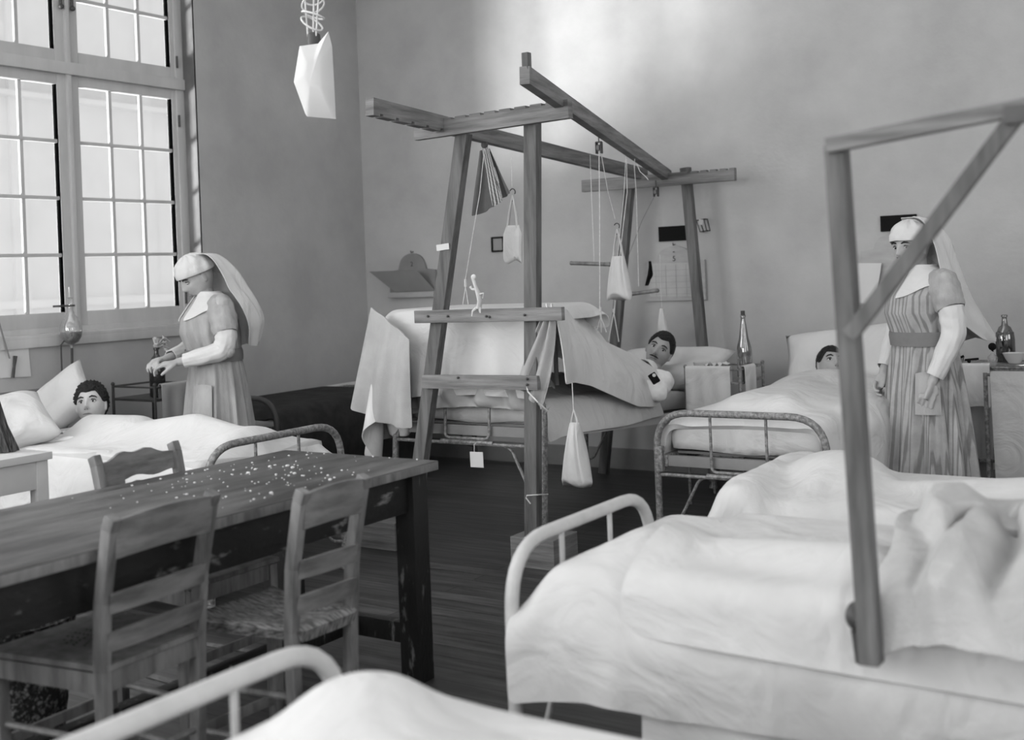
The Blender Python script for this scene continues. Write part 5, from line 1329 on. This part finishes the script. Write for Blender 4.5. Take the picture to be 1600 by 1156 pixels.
def sack(label, top, c_bot, w0, w1, th, strap=None, nm='sandbag', m=None, seed=0, hookat=None, rect=0.0):
    """cloth bag: a gathered top at 'top', bottom centre c_bot, half widths w0 -> w1; the picture plane of the room y = const"""
    t = empty(nm, label, 'bag', c_bot); r_ = random.Random(seed); ph = [r_.uniform(0, 6) for _ in range(4)]
    top = Vector(top); bot = Vector(c_bot); P = []
    for i in range(26):
        u = i/25; c = top.lerp(bot, u); hw = w0+(w1-w0)*(u**(1.0-.6*rect) if rect == 0 else min(1, .25+u*3)); d = th*(.35+.65*math.sin(min(1, u*1.02)*PI*.85)**.7)*(1-.4*rect)
        if u > .94: hw *= 1-.06*(u-.94)/.06; d *= 1-.7*(u-.94)/.06
        row = []
        for k in range(64):
            a = 2*PI*k/64; f = 1+.10*math.sin(a*9+ph[0])*(1-.55*u)+.05*math.sin(a*17+ph[1])*(1-.5*u)
            ca = math.copysign(abs(math.cos(a))**.8, math.cos(a)); row.append(c+Vector((hw*ca, d*math.sin(a)*f, -.012*abs(math.cos(a))**3*(u > .9)*0+.01*math.sin(a*3+ph[2])*u*(u > .9))))
        P.append(row)
    mb = MB(); V = mb.grid(P, closev=True); mb.b.faces.new(V[0]); mb.b.faces.new(V[-1]); mb.build('bag', m or M['linen2'], t, ang=90)
    if strap:
        s = Vector(strap)
        for sg in (-1, 1):
            q = top.lerp(bot, .12)+Vector((sg*w0*.9 if rect == 0 else sg*w1*.55, 0, 0)); mb = MB(); mb.tube([s, s.lerp(q, .5)+Vector((sg*.004, 0, 0)), q], [(.006, .004), (.009, .005), (.012, .006)], 8); mb.build('strap', m or M['linen2'], t)
        if hookat is not None: mb = MB(); hook(mb, s+Vector((0, 0, .0))); mb.build('hook', M['darkiron'], t)
    return t
y1_ = 4.86
sack('square pale ribbed cloth bag hanging from a hook beside the flag', Yp(801, 352, y1_), Yp(801, 409, y1_), .03, .054, .04, Yp(801, 305, y1_), seed=1, hookat=1, rect=1.0)
cord('thin cord from the left long beam to the hook of the square bag', [Yp(799, 246, y1_), Yp(800, 292, y1_)], .0018)
y2_ = yc+.28
sack('triangular pale cloth bag hanging from a hook over the patient', Yp(966, 400, y2_), Yp(968, 467, y2_), .035, .078, .05, Yp(964, 358, y2_), seed=2, hookat=1)
sack('large pale cloth bag hanging low beside the traction bed', Yp(898, 660, 4.62), Yp(902, 758, 4.62), .022, .082, .055, Yp(897, 640, 4.62), seed=3)
cord('short cord holding the large low bag below the white canopy sheet', [Yp(894, 598, 4.62), Yp(896, 640, 4.62)])
sack('narrow white cone-shaped bag behind the moustached patient\'s head', Yp(1034, 482, 6.9), Yp(1036, 524, 6.9), .012, .045, .03, seed=4, m=M['linen'])

# flag and dark flag tied under the long beam
def quad(name, label, cat, c4, m, n=(26, 18), amp=.012, wv=7, m2=None, stripes=0, parent=None, t=.003, ph=0):
    a, b, c_, d = [Vector(q) for q in c4]; P = []
    for i in range(n[0]):
        u = i/(n[0]-1); row = []
        for j in range(n[1]):
            v = j/(n[1]-1); p = a.lerp(b, v).lerp(d.lerp(c_, v), u); p += Vector((0, -1, 0))*amp*math.sin(v*wv+u*2+ph)*(.3+.7*u); row.append(p)
        P.append(row)
    mb = MB(); mb.grid(P); o = mb.build(name, m, parent)
    if m2:
        o.data.materials.append(m2); k = 0
        for p_ in o.data.polygons:
            i, j = divmod(p_.index, n[1]-1); p_.material_index = int((j/(n[1]-1)*1.0+i/(n[0]-1)*.35)*stripes) % 2
    thicken(o, t, 1)
    if label: tag(o, label, cat)
    return o
yf = 4.93
quad('flag', 'dark plain flag hanging behind the striped flag', 'flag', (Yp(750, 236, yf+.03), Yp(760, 232, yf+.03), Yp(776, 322, yf+.03), Yp(740, 338, yf+.03)), M['darkcloth'], amp=.02)
quad('flag', 'striped flag with pale and dark stripes hanging from the left long beam', 'flag', (Yp(753, 230, yf), Yp(762, 229, yf), Yp(787, 308, yf), Yp(772, 324, yf)), M['linen2'], m2=M['darkcloth'], stripes=9, n=(40, 37), amp=.012, wv=5)
quad('flag', 'dark corner of a second flag right of the striped flag', 'flag', (Yp(760, 232, yf+.015), Yp(765, 232, yf+.015), Yp(798, 302, yf+.015), Yp(785, 310, yf+.015)), M['darkcloth'], amp=.01)
mb = MB(); a = Yp(757, 226, yf); mb.tube([a+Vector((0, 0, .05)), a], .003, 6); mb.ball(a, (.02, .015, .02), 10, 8); tag(mb.build('flag_knot', M['darkcloth'], None), 'dark knot tying the flags to the left long beam', 'knot')
cord('pale cord slanting from the flags down to the tented sheet', [Yp(757, 232, yf-.03), Yp(750, 300, yf-.03), Yp(738, 370, yf-.02), Yp(727, 438, yf-.02)])
mb = MB(); a = Yp(727, 436, yf-.02); mb.tube([a, a-Vector((0, 0, .04))], .007, 8)
for d in (-.022, .012): mb.tube([a-Vector((0, 0, .04)), a+Vector((d, 0, -.13))], .0025, 6)
tag(mb.build('cord_fastening', M['rope'], None), 'pale forked fastening where the flag cord meets the tented sheet', 'knot')
cord('pale cord looped round the right front post and the iron bed foot', [Yp(820, 590, 4.55), Yp(825, 612, 4.54), Yp(840, 628, 4.54), Yp(856, 642, 4.60), Yp(860, 636, 4.66), Yp(851, 645, 4.66)], .004)
cord('cord tied low round the right front post', [Yp(856, 772, 4.66), Yp(840, 773, 4.55), Yp(823, 774, 4.55), Yp(822, 778, 4.55), Yp(829, 787, 4.55)], .003)
# little rag figure on the upper rail
rf = []
mb = MB(); yd = 4.545
def q_(x, y): return Yp(x, y, yd)
mb.tube([q_(739, 434), q_(742, 445), q_(747, 458), q_(750, 470), q_(748, 482)], [(.012, .008), (.010, .007), (.016, .009), (.018, .010), (.016, .010)], 10); mb.ball(q_(740, 433), (.014, .010, .014), 10, 8)
mb.tube([q_(744, 452), q_(738, 452), q_(735, 448)], [.006, .006, .008], 8); mb.tube([q_(748, 460), q_(756, 458), q_(754, 466)], [.006, .004, .003], 8)
mb.tube([q_(746, 480), q_(739, 486), q_(738, 494)], [.010, .007, .006], 8); mb.tube([q_(750, 480), q_(751, 488), q_(752, 489)], [.010, .007, .005], 8)
tag(mb.build('rag_figure', M['linen'], None), 'little white rag figure leaning on the upper timber rail', 'figure')
# tag under the foot of the traction bed
tg = empty('bed_tag', 'square white card hanging from the crossbar at the foot of the traction bed', 'tag', Yp(745, 718, 4.70))
mb = MB(); mb.box(Yp(745, 718, 4.70), (.078, .003, .076), Matrix.Rotation(-.02, 3, 'Y')); mb.build('card', M['paper'], tg, smooth=False)
mb = MB(); mb.tube([Yp(741, 706, 4.70), Yp(741, 694, 4.70), Yp(744, 692, 4.71)], .002, 6); mb.build('string', M['rope'], tg)

# hanging lamp wrapped in paper, its cord coiled above
c = Dp(490, 50, 4.4); hl = empty('hanging_lamp', 'paper-wrapped hanging lamp with coiled cord above the table end', 'lamp', (c.x, c.y, 1.99))
mb = MB(); mb.tube([(c.x, c.y, ZC), (c.x, c.y, 2.45)], .004, 6); mb.lathe((c.x, c.y, ZC-.04), [(.02, 0), (.045, .02), (.045, .04)], 16); mb.build('suspension', M['rope'], hl)
mb = MB(); r_ = random.Random(8)
for k in range(7):
    cz = 2.56-k*.035; ra = .045+r_.uniform(-.008, .012); tx, ty = r_.uniform(-.9, .9), r_.uniform(-.9, .9); off = Vector((r_.uniform(-.015, .015), r_.uniform(-.015, .015), 0))
    R3 = Matrix.Rotation(tx, 3, 'X') @ Matrix.Rotation(ty, 3, 'Y')
    mb.tube([Vector((c.x, c.y, cz))+off+R3 @ Vector((ra*math.cos(a), ra*.75*math.sin(a), 0)) for a in [2*PI*q/20 for q in range(20)]], .0038, 6, closed=True)
for s in (-1, 1, .3): mb.tube([(c.x+s*.035, c.y+s*.02, 2.75), (c.x+s*.04, c.y, 2.5), (c.x+s*.02, c.y-.01, 2.30)], .0035, 6)
mb.build('coiled_cord', M['rope'], hl)
mb = MB(); mb.lathe((c.x, c.y, 2.26), [(.02, 0), (.028, .02), (.024, .05), (.01, .06)], 16); mb.build('lamp_holder', M['darkiron'], hl)
outl = [(468, 72), (497, 68), (513, 49), (519, 73), (525, 186), (480, 182), (477, 178), (459, 128)]
pl = [Dp(x, y, 4.34) for x, y in outl]; cc = sum(pl, Vector())/len(pl); P = []
for side in (0, 1):
    pass
mb = MB(); back = Vector((fwd[0], fwd[1], 0)); N = 14
def onedge(t):
    t = (t % 1)*len(pl); i = int(t); return pl[i].lerp(pl[(i+1) % len(pl)], t-i)
rows = []
for i in range(N+1):
    s = math.sin(i/N*PI/2)**.5 if i else 0
    rows.append([cc.lerp(onedge(k/64), s*1.0)-back*(.055*(1-s**2.2)) for k in range(64)])
mb.grid(rows[1:], closev=True); mb.b.faces.new([mb.b.verts.new(p) for p in rows[1]]) 
rows2 = [[cc.lerp(onedge(k/64), (math.sin(i/N*PI/2)**.5 if i else 0))+back*(.055*(1-(math.sin(i/N*PI/2)**.5 if i else 0)**2.2)) for k in range(64)] for i in range(N+1)]
mb.grid(rows2[1:], closev=True); mb.b.faces.new([mb.b.verts.new(p) for p in rows2[1]])
bmesh.ops.remove_doubles(mb.b, verts=mb.b.verts, dist=.0004)
mb.build('paper_wrapping', M['paper'], hl, ang=70)

# ---- right edge: stand with things and the white screen
stand('iron stand with towels behind the person in the striped dress at the right', -1.50, -1.02, 6.50, 6.92, z=.80, shelf=.785)
towel('white towel over grey cloth on the stand at the right edge', (-1.49, 6.50), (-1.27, 6.50), .80, .58, .70, (0, -1), folds=2)
wallx = quad('grey_cloth', 'grey cloth hanging under the white towel at the right edge', 'cloth', ((-1.48, 6.53, .70), (-1.28, 6.53, .70), (-1.28, 6.53, .12), (-1.48, 6.53, .12)), M['canvas'], amp=.01, wv=14)
ws = empty('white_screen', 'white cloth screen on a thin iron frame at the right edge', 'screen', (-1.05, 6.33, 0))
for x in (-1.262, -.80):
    mb = MB(); mb.tube([(x, 6.33, 0), (x, 6.33, .775)], .011, 10); mb.build('post', M['iron'], ws)
    mb = MB(); mb.box((x, 6.33, .012), (.04, .25, .024), bev=.006); mb.build('foot', M['iron'], ws)
mb = MB(); mb.tube([(-1.262, 6.33, .765), (-.80, 6.33, .765)], .008, 8); mb.tube([(-1.262, 6.33, .12), (-.80, 6.33, .12)], .008, 8); mb.build('rail', M['iron'], ws)
quad('screen_cloth', None, None, ((-1.235, 6.315, .785), (-.80, 6.315, .785), (-.80, 6.315, .13), (-1.225, 6.315, .13)), M['linen'], amp=.004, wv=18, parent=ws)
bottle('green_bottle', 'broad dark bottle half full on the stand at the right edge', (-1.245, 6.80, .787), .050, .262, m=M['smokeglass'], fill=.62, neck=.4, shoulder=.66)
bowl('wide grey bowl in front of the broad bottle at the right edge', (-1.17, 6.62, .80), .058, .055, M['ceramic'])
mb = MB(); mb.box((-1.20, 6.63, .792), (.30, .14, .012), bev=.004); tag(mb.build('glass_tray', M['clearglass'], None), 'low glass tray under the grey bowl at the right edge', 'tray')
at = empty('perfume_flask', 'small clear flask with a dark round stopper beside the broad bottle', 'flask', (-1.30, 6.66, .80))
c = Dp(1560, 578, 6.6); bx, by = -1.285, 6.655
mb = MB(); mb.lathe((bx, by, .80), [(0, 0), (.022, 0), (.026, .01), (.026, .03), (.010, .045), (.008, .06)], 18); mb.build('flask_body', M['clearglass'], at)
mb = MB(); mb.tube([(bx, by, .855), (bx, by, .87)], .006, 8); mb.ball((bx, by, .885), .021, 16, 12); mb.build('stopper', M['black'], at)
mb = MB(); mb.tube([(-1.45, 6.64, .80), (-1.45, 6.64, .825), (-1.43, 6.64, .835)], .007, 8); mb.tube([(-1.42, 6.62, .815), (-1.35, 6.62, .822)], .006, 8); mb.ball((-1.40, 6.62, .808), .01, 8, 6); tag(mb.build('small_tool', M['black'], None), 'small dark metal tool lying on the towel at the right edge', 'tool')

# small dark tin with a white spot on the moustached patient's chest
c = Dp(1022, 591, 6.42); sp = empty('small_tin', 'small dark tin with a white spot on the chest of the moustached patient', 'tin', c)
R4 = Matrix.Rotation(YAW, 4, 'Z') @ Matrix.Rotation(1.15, 4, 'X')
mb = MB(); mb.box(c, (.046, .062, .02), (R4 @ Matrix.Rotation(.5, 4, 'Z')).to_3x3(), bev=.0098); mb.build('tin', M['black'], sp)
mb = MB(); mb.lathe(c, [(0, .0105), (.010, .0105), (.010, .013), (0, .013)], 14, Matrix.Translation(R4.to_3x3() @ Vector((.0, .014, 0))) @ R4); mb.build('white_spot', M['paper'], sp)

# wicker basket in the dark under the long table
c = Zp(18, 992, .36); P = []
for i in range(15):
    t = i/14; P.append([Vector((c.x+(.13+.05*t+.004*((i+k) % 2))*math.cos(2*PI*k/40), c.y+(.13+.05*t+.004*((i+k) % 2))*math.sin(2*PI*k/40), .01+.40*t)) for k in range(40)])
mb = MB(); V = mb.grid(P, closev=True); mb.b.faces.new(V[0]); o = mb.build('wicker_basket', mat('dark_wicker', 0.02, .8, 0, 60, .8, 90, v2=.30, seuil=(.5, .7)), None); s_ = o.modifiers.new('s', 'SOLIDIFY'); s_.thickness = .008; bake(o)
tag(o, 'dark wicker basket under the long table at the left edge', 'basket')
